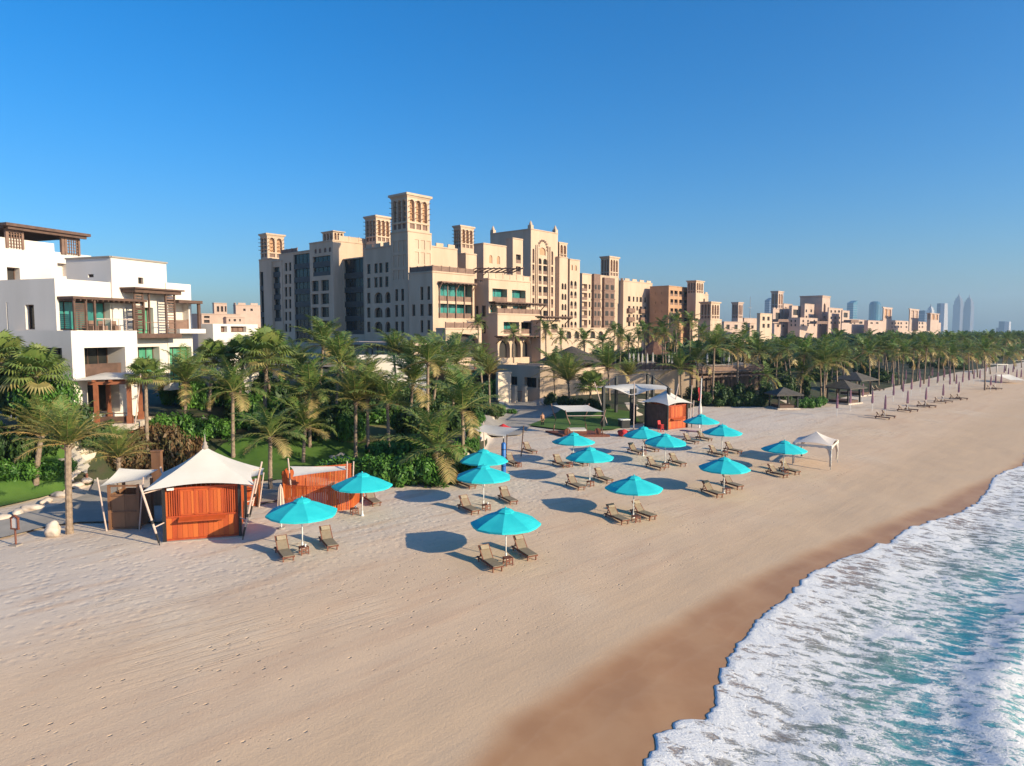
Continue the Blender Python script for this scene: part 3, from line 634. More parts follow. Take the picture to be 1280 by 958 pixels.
def rock(name, label, loc, s, cat='rock', group=None, mat=None, seed=0):
    import bmesh
    bm = bmesh.new(); bmesh.ops.create_icosphere(bm, subdivisions=3, radius=1)
    for v in bm.verts:
        k = 1 + .28 * noise.noise(v.co * 1.3 + V((seed * 7, seed, 0))) + .09 * noise.noise(v.co * 4 + V((seed, 3, 1)))
        v.co = V((v.co.x * s[0] * k, v.co.y * s[1] * k, v.co.z * s[2] * k))
    me = bpy.data.meshes.new(name); bm.to_mesh(me); bm.free(); me.materials.append(mat or m_rock)
    me.polygons.foreach_set('use_smooth', [True] * len(me.polygons))
    o = link(name, me); o.location = loc; o.rotation_euler = (0, 0, seed * 1.3); return tag(o, label, cat, group)
p = G(62, 673); rock('boulder', 'pale rounded boulder on the sand beside the leaning date palm', p + V((0, .3, .42)), (.42, .40, .50), seed=2)
rp = [(0, 651), (22, 643), (40, 637), (58, 629), (74, 621), (96, 609), (108, 602), (408, 584), (418, 578), (428, 576), (426, 571), (416, 574), (470, 572), (476, 569), (486, 572), (500, 566), (512, 563), (497, 558), (520, 567)]
for k, (a, c) in enumerate(rp):
    q = .34 + .24 * R.random(); left = a < 130
    rock('edging_rock', 'low pale rock edging the lawn by the curved path' if left else 'pale rock edging the planting behind the orange slatted screen', G(a, c) + V((0, 0, .12)), (q * 1.4, q * .7, .24), 'rock', 'rocks edging the near lawn' if left else 'rocks edging the bed behind the screen', seed=k + 3)
def lamp(label, px, py, h):
    r = thing('garden_lamp', label, 'lamp', G(px, py)); b = MB(); b.tube([(0, 0, -.05), (0, 0, h)], .05, 8); b.build('post', m_black, r)
    b = MB(); b.tube([(0, 0, h), (0, 0, h + .05), (0, 0, h + .28), (0, 0, h + .34)], [.09, .13, .13, .05], 8); b.build('lantern', m_black, r)
    b = MB(); b.tube([(0, 0, -.02), (0, 0, .08)], [.22, .18], 10); b.build('foot', m_black, r)
lamp('black garden lamp post on the lawn behind the orange slatted screen', 458, 583, 1.55)
r = thing('bollard', 'short red post at the bend of the path below the stairs', 'bollard', G(109, 606)); b = MB(); b.tube([(0, 0, -.1), (0, 0, .75)], .09, 10); b.build('post', m_teak, r); b = MB(); b.tube([(0, 0, .75), (0, 0, .9)], [.12, .05], 10); b.build('cap', m_teak, r)
# stairs up to the villa garden
r = thing('garden_steps', 'pale stone garden steps climbing between the shrubs below the villa', 'steps', G(78, 574), math.radians(20))
for k in range(6):
    b = MB(); b.box((-.30 * k, .42 * k, .02 + .17 * k - .2), (1.1, .5, .5)); b.build('step', m_pave, r)
# blue padded post shade
r = thing('beach_canopy', 'low white sail shade on slanting poles beside the blue padded post', 'canopy', G(618, 566)); base = V(r.location)
cs = [atZ(584, 537.5, 2.3), atZ(632, 546, 2.25), atZ(650, 535.5, 2.7), atZ(606, 531, 2.7)]
b = MB(); sail(b, [c - base for c in cs], 10, .2); b.build('sail', m_canvas, r, True)
for k, c in enumerate(cs):
    out = (c - sum(cs, V()) / 4); out.z = 0; out.normalize(); foot = ground(*(c + out * .1)[:2]); top = c + out * .35 + V((0, 0, .25))
    b = MB(); b.tube([foot - base - V((0, 0, .1)), top - base], .055, 8, 0); b.build('tie_pole', m_brown if k in (1, 2) else m_pink, r)
r = thing('padded_post', 'tall blue padded punching post at the edge of the white sail shade', 'post', G(629.5, 593)); b = MB(); b.tube([(0, 0, -.05), (0, 0, .05), (0, 0, 2.6), (0, 0, 2.7)], [.19, .20, .20, .12], 14); b.build('padding', m_blue, r, True)
b = MB()
for z in (.7, 1.4, 2.1): b.tube([(0, 0, z), (0, 0, z + .05)], .208, 14)
b.build('strap', m_bay, r); b = MB(); b.tube([(0, 0, 2.68), (0, 0, 3.05)], .05, 8); b.build('core_pole', m_black, r)
r = thing('red_parasol', 'little red parasol behind the low white sail shade', 'umbrella', G(629, 560)); b = MB(); b.tube([(0, 0, -.05), (0, 0, 2.3)], .03, 8); b.build('pole', m_wpole, r)
b = MB(); n = 8
for k in range(n):
    a0, a1 = 2 * math.pi * k / n, 2 * math.pi * (k + 1) / n
    for (ra, za), (rb, zb) in (((1.15, 2.0), (.55, 2.22)), ((.55, 2.22), (.02, 2.5))): b.face([V((math.cos(a0) * ra, math.sin(a0) * ra, za)), V((math.cos(a1) * ra, math.sin(a1) * ra, za)), V((math.cos(a1) * rb, math.sin(a1) * rb, zb)), V((math.cos(a0) * rb, math.sin(a0) * rb, zb))])
b.build('canopy', m_red, r)
# white sail pavilion with red deck
c = G(721, 543.5); r = thing('cabana', 'white sail cabana on a red timber deck before the green lawn', 'cabana', c)
dx, dy = V((1, .06, 0)), V((.45, -.89, 0))
b = MB()
for k in range(12): b.obox(-dx * 2.7 - dy * 2.0 + dy * (k * .34) - V((0, 0, .12)), dx * 5.4, dy * .31, V((0, 0, .36)), t=R.random() * .6)
b.build('deck', m_teak, r)
cs = [-dx * 2.1 - dy * 1.5 + V((0, 0, 3.3)), dx * 2.1 - dy * 1.5 + V((0, 0, 3.3)), dx * 2.2 + dy * 1.7 + V((0, 0, 2.85)), -dx * 2.1 + dy * 1.7 + V((0, 0, 2.85))]
b = MB(); sail(b, cs, 10, .15); b.build('sail_roof', m_canvas, r, True)
for k, q in enumerate(cs):
    s = -1 if k in (0, 3) else 1
    b = MB(); f = q * 1.0; f.z = .2; f = f + dx * s * -.1; mid = (f + q) / 2 + dx * s * -.35; b.tube([f, (f + mid) / 2, mid, (mid + q) / 2 + dx * s * .12, q + dx * s * .15 + V((0, 0, .2))], .06, 8); b.build('curved_post', m_mash, r, True)
b = MB(); b.tube([cs[3] + dx * .1 - V((0, 0, .45)), cs[2] - V((0, 0, .45))], .04, 6); b.build('rail', m_pink, r)
b = MB(); b.box((0, 0, .62), (2.0, 1.6, .18), .05); b.build('daybed_mattress', m_canvas, r)
b = MB(); b.box((0, 0, .38), (2.1, 1.7, .3), .05); b.build('daybed_base', m_teak, r)
for s in (-1, 1): b = MB(); q = dx * s * 1.75 + dy * 1.25 + V((0, 0, .55)); b.tube([q - V((0, .1, 0)), q + V((0, .1, 0))], [.36, .36], 16); b.build('wheel', m_teak, r)
# dark posted pavilion
P8 = [(754, 535, 5.1), (793, 530, 4.6), (835, 535, 5.0), (770, 517, 5.2), (789, 531, 4.6), (809, 512, 5.2), (816, 512, 5.0)]
base = G(795, 527); r = thing('sail_pavilion', 'large white sail pavilion on dark square posts beside the small orange kiosk', 'pavilion', base)
tops = []
for a, c, h in P8:
    p = G(a, c) - base; b = MB(); b.box(p + V((0, 0, h / 2 - .1)), (.34, .34, h + .2), .5); b.build('post', m_black, r); tops.append(p + V((0, 0, h)))
b = MB(); Y0, Y1 = G(795, 532).y, G(795, 514).y
L_, R_ = atY(746, 484.5, Y0) - base, atY(841, 487.5, Y0) - base; Lb, Rb = atY(762, 482, Y1) - base, atY(832, 482.5, Y1) - base
g = {}; n = 20
for i in range(n + 1):
    for j in range(9):
        u, v = i / n, j / 8; p = (L_ * (1 - u) + R_ * u) * (1 - v) + (Lb * (1 - u) + Rb * u) * v
        p.z -= .85 * math.exp(-((u - .47) / .17) ** 2) * (1 - v) ** 1.5 - .25 * math.sin(u * math.pi) * v; g[i, j] = p
for i in range(n):
    for j in range(8): b.face([g[i, j], g[i + 1, j], g[i + 1, j + 1], g[i, j + 1]])
b.build('sail_roof', m_canvas, r, True)
for (a, c), (d, e) in (((760, 533), (743, 478)), ((792, 537), (793, 478)), ((838, 536), (848, 480)), ((862, 527), (865, 482))):
    p0 = G(a, c); b = MB(); b.tube([p0 - base - V((0, 0, .1)), atY(d, e, p0.y) - base], .06, 8); b.build('tie_pole', m_pink, r)
b = MB(); b.tube([tops[0], tops[3]], .06, 6); b.tube([tops[3], tops[5]], .06, 6); b.tube([tops[5], tops[2]], .06, 6); b.build('tie_beam', m_black, r)
# flag mast, lifeguard frame, bean bags, cooler
r = thing('flag_mast', 'leaning white mast with a red and white flag by the small orange kiosk', 'flag mast', G(874, 535)); b = MB(); p0 = V((0, 0, 0)); q = atY(877, 473, G(874, 535).y) - G(874, 535); b.tube([p0 - V((0, 0, .1)), q], [.10, .06], 10); b.build('mast', m_wpole, r)
b = MB(); d = q.normalized()
for k in range(6): b.obox(q * .55 + d * (k * .27) + V((-.28 + .08 * math.sin(k), 0, 0)), V((.34, .05, 0)), V((0, .14, 0)), d * .27)
b.build('red_flag', m_red, r); b = MB(); b.tube([q * .22, q * .34, q * .5], [.16, .26, .10], 10); b.build('furled_flag', m_canvas, r, True)
for k, (a, c, lab, m) in enumerate(((779, 545, 'red bean bag lounger left of the one beside the turquoise umbrella pole', m_red), (793, 546, 'orange red bean bag lounger beside the turquoise umbrella pole', m_teak))):
    o = rock('bean_bag', lab, G(a, c) + V((0, 0, .32)), (.95, .6, .42), 'bean bag', None, m, 40 + k)
r = thing('cool_box', 'black cool box with a pale lid beside the dark pavilion posts', 'cool box', G(780, 535), .3); b = MB(); b.box((0, 0, .5), (1.2, .8, 1.0)); b.build('body', m_black, r); b = MB(); b.box((0, 0, 1.05), (1.28, .88, .1)); b.build('lid', m_wpole, r)
r = thing('stacked_chair', 'red plastic chair stack at the shaded doorway of the small orange kiosk', 'chair', G(826, 540), .7)
b = MB()
for k in range(4): b.box((0, 0, .45 + .14 * k), (.5, .5, .05)); b.obox(V((-.25, .22, .47 + .14 * k)), V((.5, 0, 0)), V((0, .05, 0)), V((0, .08, .45)))
b.build('seat', m_red, r)
for sx in (-1, 1):
    for sy in (-1, 1): b = MB(); b.box((sx * .22, sy * .22, .22), (.05, .05, .46)); b.build('leg', m_red, r)
r = thing('paddle_board', 'mauve surf board lying on a stand behind the umbrella beside the flag mast', 'surf board', G(868, 547), -.5); b = MB(); n = 14
up = [V((x, .42 * math.sqrt(max(0, 1 - (x / 1.7) ** 2)) ** .8, .75)) for x in [-1.7 + 3.4 * k / n for k in range(n + 1)]]; dn = [V((p.x, -p.y, p.z)) for p in up]
for k in range(n): b.face([up[k], up[k + 1], dn[k + 1], dn[k]]); b.face([q - V((0, 0, .1)) for q in (up[k], up[k + 1], dn[k + 1], dn[k])]); b.face([up[k], up[k + 1], up[k + 1] - V((0, 0, .1)), up[k] - V((0, 0, .1))]); b.face([dn[k], dn[k + 1], dn[k + 1] - V((0, 0, .1)), dn[k] - V((0, 0, .1))])
b.build('deck', m_purple, r)
for x in (-.8, .8): b = MB(); b.box((x, 0, .32), (.08, .7, .66)); b.build('stand', m_wpole, r)
# peaked tent
p = G(1019, 580); r = thing('peaked_tent', 'white peaked pop up tent beyond the last turquoise umbrella', 'tent', p, math.radians(-33)); W, D = 3.4, 4.4
b = MB(); tension_roof(b, W, D, 2.15, 3.15, 14, .1, .05)
for s in (-1, 1):
    for (A, B) in (((s * W / 2, -D / 2), (s * W / 2, D / 2)), ((-W / 2, s * D / 2), (W / 2, s * D / 2))):
        A, B = V((*A, 2.17)), V((*B, 2.17)); n = 10
        for k in range(n):
            u0, u1 = k / n, (k + 1) / n; z = lambda u: .30 - .12 * math.sin(math.pi * u) + .05 * abs(math.sin(5 * math.pi * u))
            P, Q = A.lerp(B, u0), A.lerp(B, u1); b.face([P, Q, Q - V((0, 0, z(u1))), P - V((0, 0, z(u0)))])
b.build('roof_cloth', m_tent, r, True)
for sx in (-1, 1):
    for sy in (-1, 1):
        b = MB(); b.tube([(sx * (W / 2 - .04), sy * (D / 2 - .04), -.05), (sx * (W / 2 - .04), sy * (D / 2 - .04), 2.2)], .035, 6); leg = b.build('leg', m_metal, r)
        b = MB(); q = V((sx * (W / 2 - .1), sy * (D / 2 - .1), 0)); b.tube([q + V((0, 0, .25)), q + V((0, 0, 1.2)), q + V((-sx * .12, -sy * .12, 1.8)), q + V((-sx * .2, -sy * .2, 2.1))], [.10, .12, .20, .36], 8); b.build('gathered_curtain', m_tent, leg, True)
# person on the road
import bmesh
def person(label, loc, rz):
    r = thing('person', label, 'person', loc, rz)
    V0 = [((0, 0, .95), .15), ((0, 0, 1.15), .145), ((0, 0, 1.36), .16), ((0, 0, 1.48), .06), ((0, -.01, 1.56), .07), ((0, -.015, 1.64), .10), ((0, -.01, 1.73), .075)]
    vs = list(V0); es = [(k, k + 1) for k in range(6)]
    for s in (-1, 1):
        b0 = len(vs); vs += [((s * .19, 0, 1.41), .065), ((s * .25, .03, 1.16), .045), ((s * .24, -.08, .95), .036), ((s * .24, -.13, .86), .032)]; es += [(2, b0), (b0, b0 + 1), (b0 + 1, b0 + 2), (b0 + 2, b0 + 3)]
        for k in range(5):
            f0 = len(vs); o = -.04 + k * .02
            vs += [((s * .24 + (o if k else -s * .05), -.16, .82 + (.03 if k == 0 else 0)), .011), ((s * .24 + (o if k else -s * .06), -.185, .77 + (.04 if k == 0 else .004 * abs(k - 2.5))), .008)]; es += [(b0 + 3, f0), (f0, f0 + 1)]
        l0 = len(vs); vs += [((s * .095, 0, .86), .095), ((s * .11, -.02 * s, .48), .062), ((s * .115, .02 * s, .09), .042), ((s * .12, -.10, .035), .035)]; es += [(0, l0), (l0, l0 + 1), (l0 + 1, l0 + 2), (l0 + 2, l0 + 3)]
    me = bpy.data.meshes.new('body'); me.from_pydata([v for v, _ in vs], es, []); o = link('body', me, r); me.materials.append(M('tanned skin', (.34, .18, .11), .6))
    md = o.modifiers.new('Skin', 'SKIN'); 
    for k, (_, q) in enumerate(vs): me.skin_vertices[0].data[k].radius = (q, q) 
    me.skin_vertices[0].data[0].use_root = True
    sb = o.modifiers.new('Sub', 'SUBSURF'); sb.levels = 1; sb.render_levels = 2
    b = MB()
    for s in (-1, 1): b.tube([(s * .085, 0, .98), (s * .10, 0, .84), (s * .112, -.02 * s, .48), (s * .115, .02 * s, .12)], [.13, .125, .085, .068], 12)
    b.build('trousers', m_black, r, True)
    b = MB(); b.tube([(0, 0, .95), (0, 0, 1.15), (0, 0, 1.34), (0, 0, 1.46)], [.175, .17, .19, .09], 14); b.build('shirt', M('peach shirt', (.55, .27, .16), .85), r, True)
    b = MB(); b.tube([(0, .02, 1.62), (0, .015, 1.70), (0, .005, 1.765), (0, 0, 1.785)], [.112, .115, .08, .02], 12); b.build('hair', m_black, r, True)
    b = MB(); b.tube([(0, -.10, 1.635), (0, -.135, 1.615), (0, -.11, 1.60)], [.008, .018, .008], 6); b.build('nose', m_beige, r, True)
person('person in a peach shirt and dark trousers walking on the grey road', G(678, 533), .3)
# ---------------------------------------------------------------- palms and shrubs
def frond(b, az, el, L, droop, rr, tint, dens=26, wind=.22, lw=.055, ll=.62):
    d0 = V((math.cos(az), math.sin(az), 0)); pts = []; p = V((0, 0, 0)); N = 9
    for k in range(N + 1):
        pts.append(p.copy()); s = k / N; e = el - droop * s ** 1.2
        st = (d0 * math.cos(e) + V((0, 0, math.sin(e)))) * (L / N) + V((-wind, wind * .3, 0)) * (s ** 2) * L / N
        p = p + st
    b.tube(pts, [.045 - .037 * k / N for k in range(N + 1)], 4, 0, min(1, tint + .35), cap=False)
    for k in range(dens):
        s = .13 + .87 * (k + rr.random() * .6) / dens; q = min(N - 1e-3, s * N); i = int(q); f = q - i
        c = pts[i].lerp(pts[i + 1], f); t = (pts[i + 1] - pts[i]).normalized(); side = t.cross(V((0, 0, 1)))
        if side.length < 1e-3: side = V((1, 0, 0))
        side.normalize(); up = side.cross(t)
        l = ll * L / 3 * (math.sin(math.pi * min(1, .12 + .86 * s)) ** .6) * rr.uniform(.8, 1.15) + .12
        for sg in (-1, 1):
            a = (side * sg * .82 + t * .62 + up * rr.uniform(-.05, .4)).normalized(); dr = V((-wind * .5, 0, -.38 - .3 * rr.random()))
            m1 = c + a * l * .55 + dr * l * .12; e1 = c + a * l + dr * l * .5; w = t * lw * L / 3
            tt = min(1, max(0, tint + rr.uniform(-.12, .12) + (.25 if rr.random() < .1 else 0)))
            b.face([c - w * .5, c + w * .5, m1 + w * .55, m1 - w * .55], 0, tt); b.face([m1 - w * .55, m1 + w * .55, e1], 0, min(1, tt + .12))
def crown_mesh(name, kind, seed):
    rr = random.Random(seed); b = MB()
    if kind == 'date':
        n = 34
        for k in range(n):
            u = k / n; el = math.radians(87 - 70 * u ** 1.05 + rr.uniform(-8, 8))
            frond(b, k * 2.399 + rr.uniform(-.2, .2), el, rr.uniform(2.5, 3.1), rr.uniform(.5, 1.0), rr, .04 + .62 * u ** 1.3 * rr.random() + (.15 if u > .86 else 0), 30, .12, .05, .55)
        mats = m_palm
    elif kind == 'coco':
        n = 19
        for k in range(n):
            u = k / n; el = math.radians(87 - 95 * u ** 1.1 + rr.uniform(-9, 9))
            frond(b, k * 2.399 + rr.uniform(-.25, .25), el, rr.uniform(2.7, 3.9), rr.uniform(.6, 1.5), rr, .02 + (.75 if u > .88 else .25 * u * rr.random()), 36, rr.uniform(.2, .5), .058, .66)
        mats = m_palm2
    elif kind == 'far':
        n = 17
        for k in range(n):
            u = k / n; el = math.radians(82 - 115 * u + rr.uniform(-8, 8))
            frond(b, k * 2.399 + rr.uniform(-.25, .25), el, rr.uniform(2.5, 3.5), rr.uniform(.7, 1.5), rr, .03 + (.8 if u > .84 else .3 * u * rr.random()), 13, .25, .15, .75)
        mats = m_palm2
    else:
        n = 30
        for k in range(n):
            u = k / n; el = math.radians(80 - 105 * u + rr.uniform(-6, 6)); az = k * 2.399 + rr.uniform(-.2, .2)
            d = V((math.cos(az) * math.cos(el), math.sin(az) * math.cos(el), math.sin(el))); pl = rr.uniform(1.2, 1.7); tip = d * pl
            tn = .02 + (.6 if u > .88 else .15 * rr.random())
            b.tube([(0, 0, 0), tip], [.04, .025], 4, 0, .4, cap=False)
            s = d.cross(V((0, 0, 1)));
            if s.length < .01: s = V((1, 0, 0))
            s.normalize(); up = s.cross(d)
            for j in range(19):
                th = math.radians(-125 + 250 * j / 18); e = (d * math.cos(th) + s * math.sin(th)); l = 1.25 * (1 - .22 * abs(th) / 2.2) * rr.uniform(.9, 1.05)
                w = e.cross(up) * .085; m1 = tip + e * l * .6 + up * .10; q = tip + e * l + up * -.12 + V((0, 0, -.22))
                b.face([tip, m1 + w, q, m1 - w], 0, min(1, tn + .12 * rr.random()))
        mats = m_palm2
    return b.mesh(name, mats)
CROWN = {k: [crown_mesh('palm_crown', k, 100 * i + 17 * len(k)) for i in range(n)] for k, n in (('date', 2), ('coco', 4), ('fan', 2), ('far', 5))}
def trunk_mesh(h, lean, r0, r1, n=8, seg=None, bulb=True):
    b = MB(); seg = seg or max(8, int(h * 5)); pts = []; rad = []
    for k in range(seg + 1):
        s = k / seg; pts.append(V((lean.x * s ** 1.6, lean.y * s ** 1.6, -.3 + (h + .3) * s)))
        rad.append((r0 + (r1 - r0) * s) * (1.35 - .35 * min(1, s * 6)) * (1.07 if k % 2 else .95) * (1.0 if s < .9 or not bulb else 1.0 + 2.2 * (s - .9)))
    b.tube(pts, rad, n)
    if bulb:
        rr = random.Random(int(h * 977))
        for k in range(14):
            a = k * 2.4; z = h - .1 - .45 * rr.random(); p = V((lean.x, lean.y, z)); d = V((math.cos(a), math.sin(a), .7)); b.tube([p + d * r1 * .6, p + d * (r1 + .22)], [.05, .02], 4, 0, .8)
    return b.mesh('palm_trunk', m_trunk)
NP = [0]
def palm(kind, base, top, L, label, group=None, r0=.17, r1=.13, cat='palm tree', detail=True):
    NP[0] += 1
    r = thing('palm_tree', label, cat, base, 0, group); d = V(top) - V(base)
    link('trunk', trunk_mesh(d.z, V((d.x, d.y, 0)), r0, r1, 9 if detail else 6, None if detail else 7, detail), r)
    v = CROWN[kind]; c = link('crown', v[NP[0] % len(v)], r); c.location = d; c.rotation_euler = (R.uniform(-.08, .08), R.uniform(-.08, .08), R.uniform(-.5, .5) if kind == 'coco' else R.uniform(0, 6.28)); s = L / 3.0; c.scale = (s, s, s)
    return r
def palm_px(kind, bx, by, cx, cy, rpx, label, group=None, Y=None, **k):
    if Y is None: base = G(bx, by); Y = base.y
    else:
        x = colx(bx, Y, 2); base = ground(x, Y)
    top = atY(cx, cy, Y); L = rpx * Y / F
    return palm(kind, base, top, L, label, group, **k)
palm_px('date', 87, 667, 85, 556, 64, 'date palm with browning fronds standing alone beside the pale boulder', r0=.19, r1=.17)
palm_px('date', 45, 607, 52, 545, 60, 'date palm on the lawn half hidden behind the lone one by the boulder', r0=.19, r1=.16)
palm_px('fan', 42, 560, 45, 470, 52, 'bright green fan palm before the shaded villa corner', Y=51)
palm_px('fan', -8, 560, 0, 452, 48, 'fan palm at the edge of the photo before the white villa', Y=52)
palm_px('date', 148, 600, 148, 572, 48, 'short wide date palm between the lone palm and the russet hedge', Y=47.5)
palm_px('fan', 184, 522, 182, 472, 34, 'fan palm with a patterned trunk right of the orange pergola', Y=57)
palm_px('coco', 232, 526, 232, 478, 46, 'coconut palm before the green curtained villa windows', Y=62)
palm_px('coco', 291, 541, 291, 490, 46, 'coconut palm right of the villa, growing over bright green shrubs', Y=60)
palm_px('fan', 262, 520, 268, 452, 36, 'fan palm behind the coconut palm beside the low villa wing', Y=68)
palm_px('fan', 331, 520, 334, 448, 50, 'large fan palm before the dark end of the hotel', Y=66, r0=.22)
palm_px('fan', 300, 520, 304, 450, 40, 'fan palm left of the large one before the dark hotel end', Y=70)
palm_px('coco', 338, 613, 338, 546, 46, 'young coconut palm on the lawn between kiosk and orange slatted screen')
palm_px('coco', 379, 580, 382, 535, 44, 'coconut palm rising behind the end of the orange slatted screen')
palm_px('coco', 387, 566, 388, 492, 52, 'tall coconut palm behind the one rising from the orange screen', Y=63)
palm_px('date', 444, 562, 445, 502, 52, 'first of the twin trunked date palms on the putting lawn', Y=62)
palm_px('date', 460, 556, 459, 498, 48, 'second of the twin trunked date palms on the putting lawn', Y=63)
palm_px('coco', 486, 566, 484, 505, 46, 'dark coconut palm right of the twin date palms', Y=62)
palm_px('coco', 545, 600, 546, 562, 62, 'coconut palm leaning out of the big hedge by the umbrellas', r0=.16)
palm_px('coco', 579, 585, 578, 512, 58, 'coconut palm at the hedge beside the low white sail shade', r0=.16)
palm_px('coco', 513, 540, 516, 478, 50, 'coconut palm behind the big hedge', Y=70)
palm_px('coco', 540, 530, 548, 462, 50, 'tall coconut palm before the hotel garden arches', Y=78)
palm_px('coco', 420, 530, 424, 455, 46, 'coconut palm before the low pink pavilion roof', Y=75)
palm_px('coco', 400, 530, 404, 432, 40, 'tall coconut palm at the foot of the shaded hotel wing', Y=80)
palm_px('date', 512, 505, 510, 452, 34, 'palm at the corner of the low pink pavilion', Y=92)
palm_px('coco', 566, 515, 570, 455, 44, 'coconut palm before the arched hotel porch', Y=88)
palm_px('date', 612, 509, 611, 468, 30, 'date palm beside the cream wall left of the gate pillars', Y=98)
palm_px('date', 604, 509, 600, 455, 30, 'date palm behind the one beside the cream wall', Y=103)
palm_px('far', 598, 447, 598, 404, 15, 'thin tall palm before the glazed hotel balconies', Y=130)
palm_px('far', 642, 449, 642, 418, 17, 'palm on the terrace before the hotel arcade', Y=130)
palm_px('far', 683, 446, 682, 412, 18, 'palm on the terrace left of the thatched bar peak', Y=134)
palm_px('far', 702, 446, 701, 421, 15, 'short palm directly behind the thatched bar peak', Y=136)
palm_px('far', 731, 450, 730, 426, 20, 'palm right behind the thatched bar roof', Y=136)
palm_px('date', 712, 503, 710, 476, 42, 'date palm in the bed before the curved tan wall', Y=101)
palm_px('fan', 738, 505, 738, 484, 28, 'dark fan palm beside the date palm at the curved tan wall', Y=100)
palm_px('coco', 762, 508, 760, 460, 36, 'palm at the edge of the stone retaining wall', Y=106)
for k, (px, by, cy, rp, Y) in enumerate([(774, 462, 420, 17, 128), (786, 462, 428, 15, 132), (808, 460, 414, 17, 130), (829, 462, 410, 18, 134), (833, 462, 418, 16, 128), (846, 462, 402, 17, 132), (862, 458, 402, 16, 136), (878, 462, 416, 18, 130), (752, 460, 428, 20, 134), (766, 455, 414, 15, 150),
                                          (797, 450, 420, 15, 150), (820, 450, 420, 16, 148), (841, 450, 426, 15, 150), (902, 460, 420, 17, 138), (915, 462, 428, 16, 136), (930, 462, 420, 18, 140)]):
    palm_px('far', px, by, px + R.uniform(-3, 3), cy, rp, 'slender palm standing on the hotel terrace above the stone wall', 'slender palms on the hotel terrace', Y=Y, detail=False, r0=.15, r1=.10)
palm_px('date', 786, 503, 786, 470, 26, 'date palm at the foot of the stone wall behind the dark posts', Y=110)
palm_px('coco', 694, 503, 692, 462, 30, 'coconut palm leaning before the service block corner', Y=108)
palm_px('coco', 852, 506, 850, 462, 28, 'coconut palm behind the small orange kiosk', Y=112)
palm_px('coco', 872, 506, 872, 452, 28, 'tall coconut palm at the right end of the stone wall', Y=115)
palm_px('coco', 891, 506, 893, 435, 30, 'tall palm with a pale trunk before the timber deck', Y=112, r0=.2)
palm_px('far', 922, 492, 922, 436, 26, 'palm right of the tall pale trunked one before the timber deck', Y=114)
palm_px('far', 960, 510, 958, 470, 22, 'palm with hanging dry fronds left of the dark gazebo', Y=112)
palm_px('far', 1004, 500, 1003, 466, 26, 'palm with hanging dry fronds behind the dark gazebo', Y=116)
palm_px('coco', 1030, 506, 1031, 455, 30, 'coconut palm over the bright green shrubs right of the dark gazebo', Y=112)
palm_px('coco', 1047, 500, 1045, 450, 28, 'coconut palm beside the dark thatched cabanas', Y=116)
# grove along the far beach
edge = [(880, 508), (1000, 505), (1060, 497), (1087, 490), (1140, 478), (1200, 466), (1250, 459), (1290, 454), (1330, 449)]
ew = [tuple(atZ(a, b, 0.2)[:2]) for a, b in edge]
def along_edge(u):
    seg = [(V(b) - V(a)).length for a, b in zip(ew, ew[1:])]; t = u * sum(seg)
    for (a, b), s in zip(zip(ew, ew[1:]), seg):
        if t <= s: d = (V(b) - V(a)) / s; return V(a) + d * t, V((-d.y, d.x))
        t -= s
    return V(ew[-1]), V((-d.y, d.x))
FR = [(1087, 491, 438), (1098, 482, 436), (1110, 479, 432), (1123, 481, 428), (1117, 484, 440), (1127, 487, 437), (1140, 480, 432), (1146, 476, 436), (1155, 480, 430), (1172, 479, 437), (1180, 476, 438), (1193, 477, 440), (1204, 472, 436), (1211, 473, 437), (1222, 472, 440), (1231, 488, 433), (1238, 468, 440), (1246, 466, 436), (1257, 464, 440), (1268, 462, 438), (1277, 460, 440), (1216, 468, 436), (1187, 470, 434), (1163, 470, 430)]
for k, (px, by, cy) in enumerate(FR):
    b0 = G(px, by); Y = b0.y; cy2 = max(cy, 414 + (12 - 10.5) * F / Y)
    t = atY(px + R.uniform(-5, 4), cy2 + R.uniform(-3, 6), Y); palm('far', b0, t, R.uniform(3.0, 3.8), 'bare trunked coconut palm on the sand by the folded mauve umbrellas', 'front row of the far palm grove', detail=False, r0=.16, r1=.11)
n = 0
while n < 125:
    u = R.random() ** 1.15; e, nn = along_edge(u); off = 2 + 55 * R.random() ** 1.2
    x, y = e.x + nn.x * off, e.y + nn.y * off; px = proj((x, y, 3))[0]
    if px < 935 or px > 1300 or y < 112: continue
    g = ground(x, y); h = R.uniform(6.5, 9.4) if y > 150 else R.uniform(5, 8.5)
    if px < 1080: h = min(h, 12 - g.z - (R.uniform(424, 446) - 414) * y / F)
    palm('far', g, g + V((R.uniform(-1.3, .9), R.uniform(-1, 1), h)), R.uniform(2.8, 4.0), 'coconut palm inside the dense far grove', 'dense palm grove beyond the dark gazebo', detail=False, r0=.17, r1=.12); n += 1
